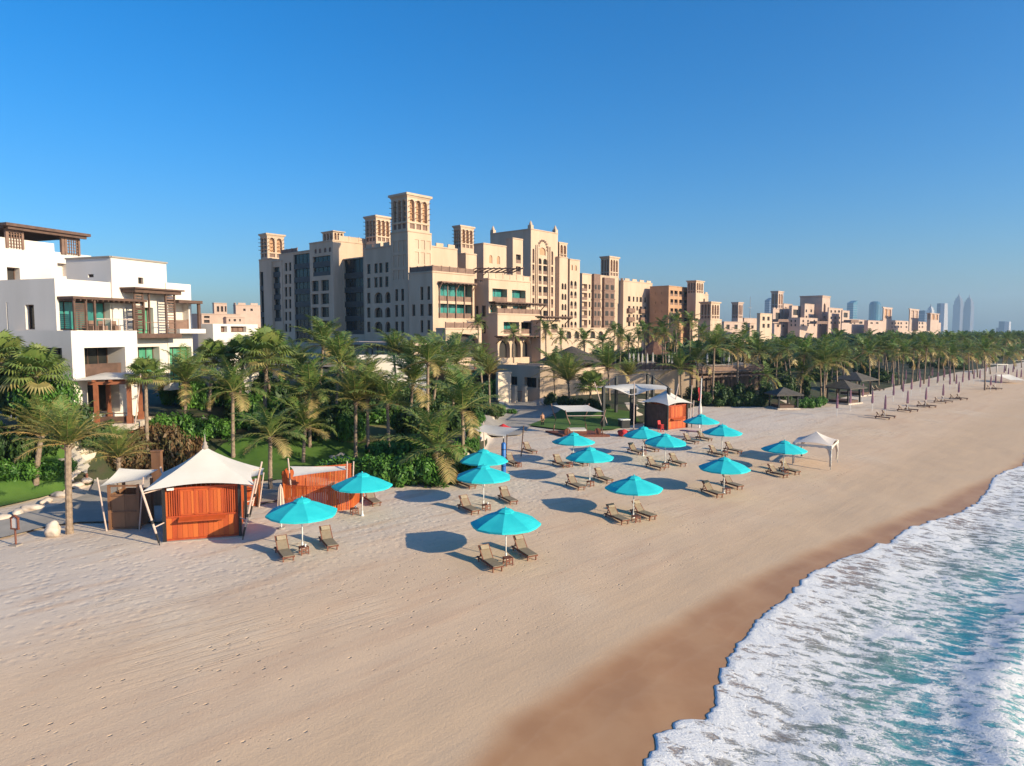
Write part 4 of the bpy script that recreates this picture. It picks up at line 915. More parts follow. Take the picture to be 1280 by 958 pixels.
# shrubs
def bush_mesh(seed, mat, n=1500, ls=.115, lumps=9):
    rr = random.Random(seed); b = MB(); L = []
    for k in range(lumps):
        a = rr.random() * 6.28; q = .62 * math.sqrt(rr.random()); L.append((V((math.cos(a) * q, math.sin(a) * q, rr.uniform(.25, .62))), rr.uniform(.26, .46), rr.uniform(0, .5)))
    for k in range(n):
        c, q, tt = L[rr.randrange(lumps)]
        d = V((rr.gauss(0, 1), rr.gauss(0, 1), rr.gauss(0, 1))); d.normalize(); p = c + d * q * rr.uniform(.55, 1.08)
        if p.z < -.05: p.z = abs(p.z) * .4
        nrm = (d + V((rr.gauss(0, .5), rr.gauss(0, .5), rr.gauss(.3, .5)))).normalized(); a = nrm.cross(V((rr.gauss(0, 1), rr.gauss(0, 1), rr.gauss(0, 1)))).normalized(); e = nrm.cross(a)
        s = ls * rr.uniform(.6, 1.3); b.face([p - a * s, p + e * s * .45, p + a * s, p - e * s * .45], 0, max(0, min(1, tt + rr.uniform(-.3, .5))))
    return b.mesh('shrub_leaves', mat)
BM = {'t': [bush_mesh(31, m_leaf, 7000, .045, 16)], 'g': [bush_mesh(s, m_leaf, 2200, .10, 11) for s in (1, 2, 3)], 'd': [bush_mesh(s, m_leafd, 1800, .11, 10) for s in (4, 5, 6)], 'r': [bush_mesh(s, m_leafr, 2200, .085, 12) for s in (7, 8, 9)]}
NB = [0]
def shrub(kind, loc, rx, rz, label, group=None, ry=None, cat='shrub'):
    NB[0] += 1; o = link('shrub', BM[kind][NB[0] % len(BM[kind])]); o.location = V(loc) - V((0, 0, .1)); o.scale = (rx, ry or rx, rz); o.rotation_euler = (0, 0, R.uniform(0, 6.28)); return tag(o, label, cat, group)
def row(kind, pts, label, group, Y=None):
    for px, py, rp, hp in pts:
        g = G(px, py); shrub(kind, g, rp * g.y / F, hp * g.y / F, label, group)
row('g', [(420, 596, 26, 28), (445, 600, 26, 32), (470, 603, 28, 38), (498, 605, 30, 42), (525, 607, 28, 40), (552, 606, 26, 32), (580, 602, 22, 34), (600, 594, 18, 26), (512, 588, 30, 46), (480, 585, 26, 42), (560, 590, 26, 40)], 'leafy green shrub in the big hedge behind the umbrellas', 'shrubs of the big hedge behind the umbrellas')
row('r', [(150, 590, 26, 34), (170, 592, 26, 50), (192, 590, 28, 60), (214, 588, 28, 62), (236, 585, 24, 54), (205, 570, 26, 50), (180, 572, 24, 46), (160, 556, 20, 30)], 'russet leaved shrub in the hedge behind the near kiosk', 'russet hedge behind the near kiosk')
row('g', [(205, 545, 24, 30), (228, 545, 24, 32), (250, 548, 24, 32), (272, 548, 22, 28), (310, 535, 22, 40), (330, 530, 22, 36), (352, 530, 22, 36), (300, 516, 20, 30)], 'bright green shrub between the coconut palms before the villa', 'bright shrubs before the villa')
row('g', [(40, 598, 22, 26), (62, 596, 20, 24), (16, 600, 22, 28), (-10, 600, 24, 34), (86, 590, 14, 18)], 'green shrub on the lawn behind the leaning date palm', 'green shrubs on the near lawn')
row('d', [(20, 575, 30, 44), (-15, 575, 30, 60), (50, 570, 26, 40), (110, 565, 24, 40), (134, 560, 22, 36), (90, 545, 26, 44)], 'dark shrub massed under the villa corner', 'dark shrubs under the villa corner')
g = ground(colx(62, 52, 5), 52); shrub('t', g + V((0, 0, 1.2)), 2.7, 4.8, 'tall bright green tree-like bush against the shaded villa corner', None, 2.6, 'bush')
g = ground(colx(18, 54, 5), 54); shrub('d', g + V((0, 0, .8)), 3.2, 5.6, 'tall dark bush at the photo edge before the villa', None, 2.6, 'bush')
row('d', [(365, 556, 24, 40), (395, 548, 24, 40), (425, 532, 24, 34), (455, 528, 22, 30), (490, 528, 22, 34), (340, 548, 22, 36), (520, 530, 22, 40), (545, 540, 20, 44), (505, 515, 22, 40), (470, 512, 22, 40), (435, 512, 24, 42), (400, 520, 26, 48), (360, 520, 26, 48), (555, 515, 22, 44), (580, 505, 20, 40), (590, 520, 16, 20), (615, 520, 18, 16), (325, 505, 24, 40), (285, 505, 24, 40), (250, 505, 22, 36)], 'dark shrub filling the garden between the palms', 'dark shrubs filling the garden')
row('g', [(600, 516, 12, 12), (622, 517, 12, 10), (640, 518, 9, 8), (606, 500, 10, 26), (616, 497, 9, 26)], 'light green shrub beside the paved road below the cream wall', 'shrubs beside the paved road')
row('g', [(588, 566, 14, 22), (590, 552, 12, 20), (594, 540, 11, 18), (600, 530, 10, 16)], 'leafy shrub edging the sand left of the low white sail shade', 'shrubs edging the sand by the low white sail shade')
row('d', [(690, 505, 13, 15), (705, 507, 13, 13), (722, 508, 12, 12), (742, 508, 12, 11), (755, 512, 10, 8)], 'dark shrub in the bed before the curved tan wall', 'shrubs before the curved tan wall')
row('d', [(880, 508, 12, 20), (895, 508, 14, 12), (908, 508, 11, 24), (922, 508, 13, 14), (936, 508, 14, 20), (948, 508, 10, 12), (957, 505, 10, 30), (980, 500, 14, 34), (1000, 498, 14, 30), (868, 500, 12, 18), (900, 502, 16, 26), (930, 502, 16, 24)], 'dark shrub at the sand edge below the timber deck', 'dark shrubs below the timber deck')
row('g', [(1000, 510, 9, 12), (1010, 510, 9, 15), (1020, 509, 9, 14), (1028, 507, 8, 13)], 'bright green shrub right of the dark gazebo', 'bright shrubs by the dark gazebo')
for k in range(46):
    u = R.random(); e, nn = along_edge(u); off = 4 + 40 * R.random(); x, y = e.x + nn.x * off, e.y + nn.y * off; px = proj((x, y, 2))[0]
    if px < 935 or px > 1300: continue
    shrub('d', ground(x, y), R.uniform(2.5, 4.5), R.uniform(2.5, 5), 'dark undergrowth shrub among the trunks of the far grove', 'undergrowth shrubs of the far grove')
for k in range(46):
    x = R.uniform(-36, -3); y = R.uniform(64, 100)
    if y < tab(x, YB) + 6 or proj((x, y, 2))[0] < 190: continue
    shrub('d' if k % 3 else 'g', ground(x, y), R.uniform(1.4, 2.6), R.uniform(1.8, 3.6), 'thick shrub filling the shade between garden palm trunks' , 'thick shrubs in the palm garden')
for k in range(8):
    x = R.uniform(-34, -4); y = R.uniform(68, 104)
    if proj((x, y, 2))[0] < 200: continue
    g = ground(x, y); h = 12 - (R.uniform(440, 478) - 414) * y / F - g.z
    palm('coco', g, g + V((R.uniform(-1, .4), R.uniform(-.5, .5), h)), R.uniform(2.8, 3.8), 'coconut palm crowded in the deep garden between villa and hotel', 'palms crowded in the garden between villa and hotel', r0=.16)
# far woods
def wood(name, label, pts, w, h, n, ls, seed, mat):
    rr = random.Random(seed); b = MB()
    for k in range(n):
        i = rr.randrange(len(pts) - 1); A, B = V(pts[i]), V(pts[i + 1]); p = A.lerp(B, rr.random()); d = (B - A).normalized(); q = V((-d.y, d.x))
        p = p + q * rr.uniform(0, w); hh = h * (.62 + .5 * noise.noise((p.x * .045, p.y * .045, 0))); z = hh * (1 - rr.random() ** 2.2 * .8)
        nrm = V((rr.gauss(0, 1), rr.gauss(0, 1), rr.gauss(.5, 1))).normalized(); a = nrm.cross(V((rr.gauss(0, 1), rr.gauss(0, 1), rr.gauss(0, 1)))).normalized(); e = nrm.cross(a); s = ls * rr.uniform(.6, 1.5)
        c = V((p.x, p.y, hgt(p.x, p.y) + z)); b.face([c - a * s, c + e * s * .5, c + a * s, c - e * s * .5], 0, rr.random() * .6)
    tag(b.build(name, mat), label, None, None, 'stuff')
wood('far_wood', 'mass of dark green trees on the far shore beyond the palm grove', [(150, 300), (240, 330), (330, 430), (480, 600), (700, 850), (1200, 1450)], 70, 11.5, 16000, 1.7, 3, m_leafd)
wood('garden_trees', 'mass of dark green trees between the terrace and the second hotel', [(55, 165), (85, 190), (120, 230), (150, 290)], 30, 9, 5000, 1.0, 5, m_leafd)
# ---------------------------------------------------------------- buildings
m_bayrail = M('charcoal balustrade', (.05, .045, .045), .6, (.035, .035, .035), 1.5)
H1, H2 = V((.656, .755)), V((-.755, .656))          # hotel axes: away to the right (lit front), away to the left (shaded front)
VA, VB = V((.34, .94)), V((-.94, .34))               # villa axes
Z3 = V((0, 0, 1))
class Face:
    """a vertical wall plane: origin O, unit direction d (left to right seen from outside), outward normal n, width W, z0..z1"""
    def __init__(s, O, d, n, W, z0, z1): s.O, s.d, s.n, s.W, s.z0, s.z1 = V(O), V(d), V(n), W, z0, z1; s.op = []
    def hit(s, px, py):
        r = ray(px, py); den = r.x * s.n.x + r.y * s.n.y; k = (s.O.x * s.n.x + s.O.y * s.n.y) / den
        p = CAM + r * k; return (V((p.x, p.y)) - s.O).dot(s.d), p.z
    def u(s, px, py=400): return s.hit(px, py)[0]
    def z(s, px, py): return s.hit(px, py)[1]
    def P(s, u, z, out=0.0): q = s.O + s.d * u + s.n * out; return V((q.x, q.y, z))
class Block:
    def __init__(s, pxc, Y, pxl, pxr, pyt, zb, ax=(H1, H2)):
        s.a, s.b = ax; zt = atY(pxc, pyt, Y).z; s.zt, s.zb = zt, zb
        zm = min(zt, 14 + .4 * (zt - 14)) if zt > 14 else zt
        C = V((colx(pxc, Y, zm), Y)); s.C = C
        def solve(d, px):
            lo, hi = 0.05, 400.0
            f = lambda t: proj((C.x + d.x * t, C.y + d.y * t, zm))[0] - px
            s0 = f(lo)
            for _ in range(50):
                m = (lo + hi) / 2
                if (f(m) > 0) == (s0 > 0): lo = m
                else: hi = m
            return lo
        s.WR = solve(s.a, pxr); s.WL = solve(s.b, pxl)
        s.R = Face(C, s.a, -s.b, s.WR, zb, zt); s.L = Face(C + s.b * s.WL, -s.b, -s.a, s.WL, zb, zt)
def cut_wall(b, f, m=0, mr=None):
    ops = f.op; us = sorted({0.0, f.W} | {min(max(q, 0), f.W) for o in ops for q in (o['u0'], o['u1'])}); zs = sorted({f.z0, f.z1} | {min(max(q, f.z0), f.z1) for o in ops for q in (o['z0'], o['z1'])})
    for a, c in zip(us, us[1:]):
        for e, g in zip(zs, zs[1:]):
            if c - a < 1e-4 or g - e < 1e-4: continue
            um, zm = (a + c) / 2, (e + g) / 2
            if any(o['u0'] < um < o['u1'] and o['z0'] < zm < o['z1'] for o in ops): continue
            b.face([f.P(a, e), f.P(c, e), f.P(c, g), f.P(a, g)], m)
    for o in ops:
        u0, u1, z0, z1, dp = o['u0'], o['u1'], o['z0'], o['z1'], -o['dep']; k = o.get('mr', m)
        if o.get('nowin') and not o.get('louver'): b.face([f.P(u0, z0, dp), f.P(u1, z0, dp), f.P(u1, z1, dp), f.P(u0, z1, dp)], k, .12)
        b.face([f.P(u0, z0), f.P(u0, z1), f.P(u0, z1, dp), f.P(u0, z0, dp)], k); b.face([f.P(u1, z0), f.P(u1, z1), f.P(u1, z1, dp), f.P(u1, z0, dp)], k)
        b.face([f.P(u0, z0), f.P(u1, z0), f.P(u1, z0, dp), f.P(u0, z0, dp)], k); b.face([f.P(u0, z1), f.P(u1, z1), f.P(u1, z1, dp), f.P(u0, z1, dp)], k)
        if o.get('arch'):
            n = 8; w = u1 - u0; ah = min(w * .75, (z1 - z0) * .5)
            pts = [(u0 + w * (.5 - .5 * math.cos(math.pi * q / n)), z1 - ah + ah * (math.sin(math.pi * q / n) ** .8 * .96)) for q in range(n + 1)]
            for (x0, y0), (x1, y1) in zip(pts, pts[1:]): b.face([f.P(x0, y0), f.P(x1, y1), f.P(x1, z1), f.P(x0, z1)], m); b.face([f.P(x0, y0), f.P(x1, y1), f.P(x1, y1, dp), f.P(x0, y0, dp)], m)
def win_mesh(f, o, glass, frame, bars=(1, 0), rail=None):
    b = MB(); u0, u1, z0, z1, dp = o['u0'] + .004, o['u1'] - .004, o['z0'] + .004, o['z1'] - .004, -o['dep'] + .02
    b.face([f.P(u0, z0, dp), f.P(u1, z0, dp), f.P(u1, z1, dp), f.P(u0, z1, dp)], 0)
    fw = min(.09, (u1 - u0) * .12); n3 = V((f.n.x, f.n.y, 0)); d3 = V((f.d.x, f.d.y, 0))
    def bar(a, c, e, g): b.obox(f.P(a, e, dp + .003), d3 * (c - a), n3 * .07, Z3 * (g - e), 1)
    bar(u0, u0 + fw, z0, z1); bar(u1 - fw, u1, z0, z1); bar(u0 + fw, u1 - fw, z0, z0 + fw); bar(u0 + fw, u1 - fw, z1 - fw, z1)
    for k in range(bars[0]): x = u0 + (u1 - u0) * (k + 1) / (bars[0] + 1); bar(x - fw * .35, x + fw * .35, z0 + fw, z1 - fw)
    for k in range(bars[1]): z = z0 + (z1 - z0) * (k + 1) / (bars[1] + 1); bar(u0 + fw, u1 - fw, z - fw * .35, z + fw * .35)
    return b.mesh('window', [glass, frame])
def add_windows(f, parent, glass=None, frame=None, name=None):
    for o in f.op:
        if o.get('nowin'): continue
        w = link(o.get('name', name or 'window'), win_mesh(f, o, o.get('glass', glass or m_glass), o.get('frame', frame or m_brown), o.get('bars', (1, 0))), parent)
        for z0, z1 in o.get('bands', ()):
            b = MB(); d3 = V((f.d.x, f.d.y, 0)); n3 = V((f.n.x, f.n.y, 0)); W = o['u1'] - o['u0'] - .02; b.obox(f.P(o['u0'] + .01, z0, -.3), d3 * W, n3 * .2, Z3 * 1.0); b.obox(f.P(o['u0'] + .01, z0 - .35, -.36), d3 * W, n3 * .3, Z3 * .33); b.build('bay_balustrade', m_bayrail, w)
        if o.get('rail'):
            b = MB(); h = min(1.05, (o['z1'] - o['z0']) * .40); d3 = V((f.d.x, f.d.y, 0)); n3 = V((f.n.x, f.n.y, 0)); W = o['u1'] - o['u0'] - .01
            b.obox(f.P(o['u0'] + .005, o['z0'] + .004, -.14), d3 * W, n3 * .06, Z3 * (h - .1)); b.obox(f.P(o['u0'] + .005, o['z0'] + h - .08, -.17), d3 * W, n3 * .12, Z3 * .08)
            n = max(1, int(W / 1.6))
            for k in range(n + 1): b.obox(f.P(o['u0'] + .005 + (W - .1) * k / n, o['z0'] + .004, -.17), d3 * .1, n3 * .12, Z3 * (h + .06))
            b.build('railing', o.get('railm', m_mash), parent)
def op(f, px, py, dep=.35, ref=None, **k):
    """opening from pixel columns (a,b) and pixel rows (top,bottom) read at pixel column ref"""
    a, c = px; ym = sum(py) / 2; r = ref if ref is not None else (a + c) / 2
    u0, u1 = sorted((f.u(a, ym), f.u(c, ym))); z1, z0 = f.z(r, py[0]), f.z(r, py[1])
    u0, u1, z0, z1 = max(.05, u0), min(f.W - .05, u1), max(f.z0 + .05, z0), min(f.z1 - .05, z1)
    if u1 - u0 > .1 and z1 - z0 > .1: f.op.append(dict(u0=u0, u1=u1, z0=z0, z1=z1, dep=dep, **k))
def grid(f, cols, rows, ref, dep=.35, **k):
    for c in cols:
        for q in rows: op(f, c, q, dep, ref, **k)
def shell(B, mats, parent, name='wing', parapet=.0, cren=0, depth_l=None, glass=None, frame=None, band=True):
    b = MB(); cut_wall(b, B.R); cut_wall(b, B.L)
    C, a, c = B.C, B.a * B.WR, B.b * B.WL; P = [C, C + a, C + a + c, C + c]; zt, zb = B.zt, B.zb
    w3 = lambda p, z: V((p.x, p.y, z))
    b.face([w3(P[1], zb), w3(P[2], zb), w3(P[2], zt), w3(P[1], zt)]); b.face([w3(P[2], zb), w3(P[3], zb), w3(P[3], zt), w3(P[2], zt)])
    rz = zt - (.9 if min(B.WR, B.WL) > 3 else .02)
    b.face([w3(p, rz) for p in P])
    t = .25 if min(B.WR, B.WL) > 3 else 0
    if t:
        ins = [C + B.a * t + B.b * t, C + a - B.a * t + B.b * t, C + a + c - B.a * t - B.b * t, C + c + B.a * t - B.b * t]
        for k in range(4):
            b.face([w3(P[k], zt), w3(P[(k + 1) % 4], zt), w3(ins[(k + 1) % 4], zt), w3(ins[k], zt)]); b.face([w3(ins[k], zt), w3(ins[(k + 1) % 4], zt), w3(ins[(k + 1) % 4], rz), w3(ins[k], rz)])
    if cren:
        for f in (B.R, B.L):
            n = max(2, int(f.W / cren)); d3 = V((f.d.x, f.d.y, 0)); n3 = V((f.n.x, f.n.y, 0)); w = f.W / n
            for k in range(n): b.obox(f.P(w * (k + .2), zt, -.28), d3 * w * .6, n3 * .24, Z3 * .75)
    if band:
        for f in (B.R, B.L):
            d3 = V((f.d.x, f.d.y, 0)); n3 = V((f.n.x, f.n.y, 0)); b.obox(f.P(.0, zt - .32, .003), d3 * f.W, n3 * .14, Z3 * .22, 0, .25)
    o = b.build(name, mats, parent); add_windows(B.R, o, glass, frame); add_windows(B.L, o, glass, frame); return o
def railing(f, parent, u0, u1, z, h=1.1, mat=None, out=-.3):
    b = MB(); d3 = V((f.d.x, f.d.y, 0)); n3 = V((f.n.x, f.n.y, 0)); n = max(1, int((u1 - u0) / 2.2)); w = (u1 - u0) / n
    for k in range(n + 1): b.obox(f.P(u0 + w * k - .1, z, out), d3 * .2, n3 * .2, Z3 * (h + .1))
    b.obox(f.P(u0, z + h - .12, out + .04), d3 * (u1 - u0), n3 * .12, Z3 * .1)
    for k in range(n): b.obox(f.P(u0 + w * k + .12, z, out + .07), d3 * (w - .24), n3 * .05, Z3 * (h - .14))
    b.build('roof_railing', mat or m_mash, parent)
def canopy_slab(f, parent, u0, u1, z, out, mat=None, name='sun_canopy', th=.25, rafters=True):
    b = MB(); d3 = V((f.d.x, f.d.y, 0)); n3 = V((f.n.x, f.n.y, 0)); b.obox(f.P(u0, z, .01), d3 * (u1 - u0), n3 * out, Z3 * th)
    if rafters:
        n = max(2, int((u1 - u0) / 1.1))
        for k in range(n): b.obox(f.P(u0 + (u1 - u0) * (k + .5) / n - .07, z - .22, .01), d3 * .14, n3 * (out + .25), Z3 * .2)
        for k in range(3):
            x = u0 + (u1 - u0) * (k + .05) / 2.1; b.obox(f.P(x, z - 1.5, .01), d3 * .2, n3 * (out * .8) + Z3 * 1.35, Z3 * .2)
    b.build(name, mat or m_brown, parent)
def wind_tower(parent, pxc, Y, pxl, pxr, pyt, pyb, n=3, mat=None, poles=4, low=.2, arch=True, ax=(H1, H2), name='wind_tower', zb=None):
    B = Block(pxc, Y, pxl, pxr, pyt, atY(pxc, pyb, Y).z if zb is None else zb, ax); zb = B.zb; H = B.zt - zb; mm = mat or m_stone
    b = MB()
    for f in (B.R, B.L):
        w = f.W / (n + .5)
        for k in range(n):
            u0 = f.W * .07 + k * (f.W * .86 / n) + f.W * .86 / n * .13; u1 = u0 + f.W * .86 / n * .74
            f.op.append(dict(u0=u0, u1=u1, z0=zb + H * (low + .06), z1=zb + H * .86, dep=min(.75, f.W * .2), arch=arch, nowin=True, louver=True))
            if low > .1: f.op.append(dict(u0=u0, u1=u1, z0=zb + H * .06, z1=zb + H * low, dep=.25, nowin=True, louver=True))
    cut_wall(b, B.R); cut_wall(b, B.L)
    C, a, c = B.C, B.a * B.WR, B.b * B.WL; P = [C, C + a, C + a + c, C + c]; w3 = lambda p, z: V((p.x, p.y, z))
    b.face([w3(P[1], zb), w3(P[2], zb), w3(P[2], B.zt), w3(P[1], B.zt)]); b.face([w3(P[2], zb), w3(P[3], zb), w3(P[3], B.zt), w3(P[2], B.zt)])
    for f in (B.R, B.L): b.face([f.P(0, zb - 9), f.P(f.W, zb - 9), f.P(f.W, zb), f.P(0, zb)])
    for f in (B.R, B.L):
        d3 = V((f.d.x, f.d.y, 0)); n3 = V((f.n.x, f.n.y, 0)); b.obox(f.P(0, zb + H * low + H * .01, .003), d3 * f.W, n3 * .12, Z3 * H * .03)
    o = b.build(name, mm, parent)
    for f in (B.R, B.L):
        for q in f.op:
            m = MB(); dp = -q['dep'] + .01; m.face([f.P(q['u0'], q['z0'], dp), f.P(q['u1'], q['z0'], dp), f.P(q['u1'], q['z1'], dp), f.P(q['u0'], q['z1'], dp)])
            if q['z1'] - q['z0'] > H * .3:
                for k in range(4): z = q['z0'] + (q['z1'] - q['z0']) * (k + .5) / 4; m.obox(f.P(q['u0'] + .004, z, dp + .01), V((f.d.x, f.d.y, 0)) * (q['u1'] - q['u0'] - .008), V((f.n.x, f.n.y, 0)) * .3, Z3 * .1)
                m.build('louver_bay', m_stone_o, o)
            else: m.build('blind_panel', m_mash, o)
    m = MB(); cc = (P[0] + P[2]) / 2; s = 1
    for z0, z1, k0, k1 in ((.90, .955, 1.0, 1.10), (.955, 1.0, 1.15, 1.17)):
        lo = [w3(cc + (p - cc) * k0 * 1.01, zb + H * z0) for p in P]; hi = [w3(cc + (p - cc) * k1, zb + H * z1 + (.01 if z1 < 1 else .12)) for p in P]
        for k in range(4): m.face([lo[k], lo[(k + 1) % 4], hi[(k + 1) % 4], hi[k]])
        m.face(hi); m.face(lo[::-1])
    m.build('cornice', mm, o)
    m = MB()
    for f in (B.R, B.L):
        for r_ in range(poles):
            for x in (.06, .36, .64, .94): z = zb + H * (low + .08 + (.80 - low) * (r_ + .5) / poles); m.tube([f.P(f.W * x, z, -.2), f.P(f.W * x, z, .75)], .075, 5)
    if poles: m.build('scaffold_pole', m_brown, o)
    return o, B
hotel = thing('hotel_building', 'large sandstone resort hotel with wind towers and glazed balconies', 'building', (-10, 165, 0))
S = m_stone; ZB = -1.0
# A main wind tower over the shaded wing
o, B = wind_tower(hotel, 510, 149.3, 490, 537.5, 241.5, 288, 3, poles=4)
B = Block(510.5, 149, 489, 540, 287.5, ZB)
for c in ((518.5, 523.5), (526, 531), (533.3, 538)):
    for q in ((298.5, 310), (314, 329)): op(B.R, c, q, .14, 512, nowin=True)
for c in ((491.5, 496), (497.5, 502), (503.5, 508)):
    for q in ((300, 314), (318, 333), (337, 349)): op(B.L, c, q, .14, 508, nowin=True)
grid(B.L, [(494, 497.5), (501.5, 505)], [(361, 376), (381, 396), (402, 417)], 508, bars=(0, 1), glass=m_glass)
shell(B, S, hotel, 'tower_base')
# shaded wing right of the glass bay
B = Block(512, 150.6, 456, 572, 303.5, ZB)
rows_hi = [(328.5, 341), (346, 359)]; rows_lo = [(365, 379), (384, 397), (402, 415.5)]
grid(B.L, [(458.8, 463), (467.8, 472), (473.8, 478), (481.5, 485.5)], rows_hi, 480, bars=(0, 1), glass=m_glass, name='window')
grid(B.L, [(458.8, 463)], rows_lo, 480, bars=(0, 1))
grid(B.L, [(468, 478), (481.5, 488)], rows_lo, 480, dep=.6, arch=True, bars=(2, 1), name='arched_window')
shell(B, S, hotel, 'shaded_wing', cren=3.0)
# recessed glass bay and parapet return block
def bay(f, cols, rows, ref, mat=None):
    for c in cols:
        n0 = len(f.op); op(f, c, (rows[0][0], rows[-1][1]), .5, ref, name='glass_bay', glass=mat or m_bay, frame=m_black, bars=(3, 0), bands=[(f.z(ref, q[1]), f.z(ref, q[0])) for q in rows])
B = Block(459, 163.5, 429, 470, 320.5, ZB); bay(B.L, [(430.5, 454.5)], [(323, 346), (348.5, 364), (367, 382), (385, 400), (403, 418)], 445); shell(B, S, hotel, 'bay_wing')
B = Block(417, 167.5, 388, 462, 299.5, ZB)
for c in ((393, 396), (398.5, 401.5), (405, 408), (411, 414)): op(B.L, c, (309, 315), .2, 412, arch=True, glass=m_mash, bars=(0, 0), name='arched_window')
bay(B.L, [(391, 413)], [(319, 331), (335, 344)], 412, m_bay)
grid(B.L, [(389.5, 398), (401, 411)], [(350, 363.5), (367, 380), (384, 396.5), (401, 413), (417, 428)], 408, dep=.6, bars=(2, 2), glass=m_bay, frame=m_black)
shell(B, S, hotel, 'shaded_wing', cren=0)
railing(B.R, hotel, 2, B.R.W, B.zt, 1.2, S)
wind_tower(hotel, 417.5, 171, 404.5, 431, 289, 301, 3, poles=0, low=.05, name='low_wind_tower')
B = Block(391, 175.8, 350, 402, 312, ZB)
bay(B.L, [(368, 388)], [(317, 334), (338, 351), (354, 366), (370, 382), (386, 398), (401, 413), (416, 428)], 380)
grid(B.L, [(356, 359), (361, 364)], [(328.5, 339), (343, 355), (359, 371), (374.5, 386), (390, 401), (405, 415)], 360, bars=(0, 1))
shell(B, S, hotel, 'shaded_wing'); railing(B.L, hotel, 1, B.L.W * .55, B.zt, 1.0, m_mash)
B = Block(353, 185, 336, 360, 325, ZB); bay(B.L, [(338, 351)], [(334, 345), (349, 359), (362, 373), (377, 386), (391, 402)], 345); shell(B, S, hotel, 'shaded_wing')
B = Block(340, 187.5, 325, 356, 322.5, ZB); bay(B.L, [(325.8, 330)], [(340, 362), (365, 395), (398, 425)], 328); shell(B, S, hotel, 'end_pier')
wind_tower(hotel, 335.5, 190, 327, 356.5, 292, 323, 2, poles=4)
wind_tower(hotel, 471, 172, 457.5, 489, 269.5, 303, 3, poles=4)
wind_tower(hotel, 576.5, 186, 567.5, 592.5, 282, 311, 3, poles=4)
# front glazed block
B = Block(541, 140, 511, 593, 338.5, ZB); ffw = B
grid(B.L, [(525.5, 529), (534, 537.5)], [(358, 375), (400.5, 416)], 538, bars=(0, 1)); grid(B.L, [(515, 519), (525, 529.5), (535, 540)], [(380, 395)], 538, bars=(0, 1))
for q in ((354, 376), (379.5, 397.5)): op(B.R, (548, 591), q, 2.0, 548, name='balcony_glazing', glass=m_teal, frame=m_brown, bars=(5, 0), rail=True)
sb = shell(B, S, hotel, 'balcony_block'); railing(B.R, hotel, 0.3, B.R.W, B.zt, 1.1, m_mash); railing(B.L, hotel, 0.3, B.L.W - .2, B.zt, 1.1, m_mash)
canopy_slab(B.R, hotel, B.R.u(547, 352), B.R.u(591, 352), B.R.z(548, 353.5), 1.3, m_mash)
b = MB(); f = B.R
for px in (549, 559, 569.5, 580, 589.5):
    u = f.u(px, 375); b.obox(f.P(u - .09, f.z(548, 397.5), .05), V((f.d.x, f.d.y, 0)) * .18, V((f.n.x, f.n.y, 0)) * .18, Z3 * (f.z(548, 354) - f.z(548, 397.5)))
b.build('balcony_post', m_mash, hotel)
B = Block(557, 135.5, 545, 602, 410, ZB); op(B.R, (561, 600), (417, 448), 1.3, 560, arch=True, name='arched_porch', glass=m_dark, frame=m_brown, bars=(2, 0)); shell(B, S, hotel, 'porch'); railing(B.R, hotel, .2, B.R.W, B.zt, 1.1, m_mash)
op_b = Block(545, 138.5, 542, 598, 399, B.zt - .2)
# front right block with teal windows
B = Block(611, 148, 590, 663, 347.5, ZB)
for c in ((615.5, 634), (640, 657)): op(B.R, c, (360.5, 377), 1.6, 614, name='balcony_glazing', glass=m_teal, frame=m_brown, bars=(1, 0), rail=True)
for c in ((613, 621), (626, 634), (641, 658)): op(B.R, c, (381, 397), 1.4, 614, name='balcony_glazing', glass=m_teal, frame=m_brown, bars=(1, 0), rail=True)
grid(B.L, [(593, 596), (600, 604)], [(345.5, 352)], 607, glass=m_dark); grid(B.L, [(594, 598), (602, 607)], [(382, 396), (402, 417)], 607, bars=(0, 1))
shell(B, S, hotel, 'balcony_block'); railing(B.R, hotel, .2, B.R.W, B.zt, 1.1, S); canopy_slab(B.R, hotel, 0, B.R.W + 4, B.R.z(612, 378.5), 1.9)
b = MB()
for px in (590, 603, 617, 628): q = atY(px, 345, 158); b.tube([q, q + V((1.5, -1, 1.2))], .12, 5)
A_ = atY(584, 341, 166); Bq = atY(640, 341.5, 160)
for k in range(9): q = A_.lerp(Bq, k / 8); b.obox(q, V((2.6, -2.2, .9)), V((.16, .18, 0)), V((0, 0, .22)))
b.obox(A_, Bq - A_, V((.2, .1, 0)), V((0, 0, .25))); b.obox(A_ + V((2.4, -2, .7)), Bq - A_, V((.2, .1, 0)), V((0, 0, .25))); b.build('roof_pergola', m_mash, hotel)
B = Block(622, 143.5, 609, 675, 391.5, ZB)
op(B.R, (629.5, 649), (402.5, 417.5), 2.2, 626, name='balcony_glazing', glass=m_teal, frame=m_brown, bars=(2, 0), rail=True); op(B.R, (651.5, 669), (402.5, 417.5), 2.2, 626, name='balcony_glazing', glass=m_dark, frame=m_brown, bars=(2, 0), rail=True)
for c in ((624, 637.5), (639.5, 651), (653, 663.5), (665, 674)): op(B.R, c, (424.5, 448), 1.1, 626, arch=True, name='arcade_arch', glass=m_dark, frame=m_brown, bars=(0, 0))
shell(B, S, hotel, 'balcony_block'); railing(B.R, hotel, .2, B.R.W, B.zt, 1.05, m_mash); canopy_slab(B.R, hotel, -1, B.R.W + 3, B.R.z(624, 421.5), 2.3)
B = Block(676, 150, 664, 700, 400, ZB)
for c in ((679, 686), (689, 697)): op(B.R, c, (405, 416), 1.2, 680, name='balcony_glazing', glass=m_dark, bars=(1, 0), rail=True)
shell(B, S, hotel, 'porch'); canopy_slab(B.R, hotel, -2, B.R.W + 2, B.R.z(678, 397), 2.2)
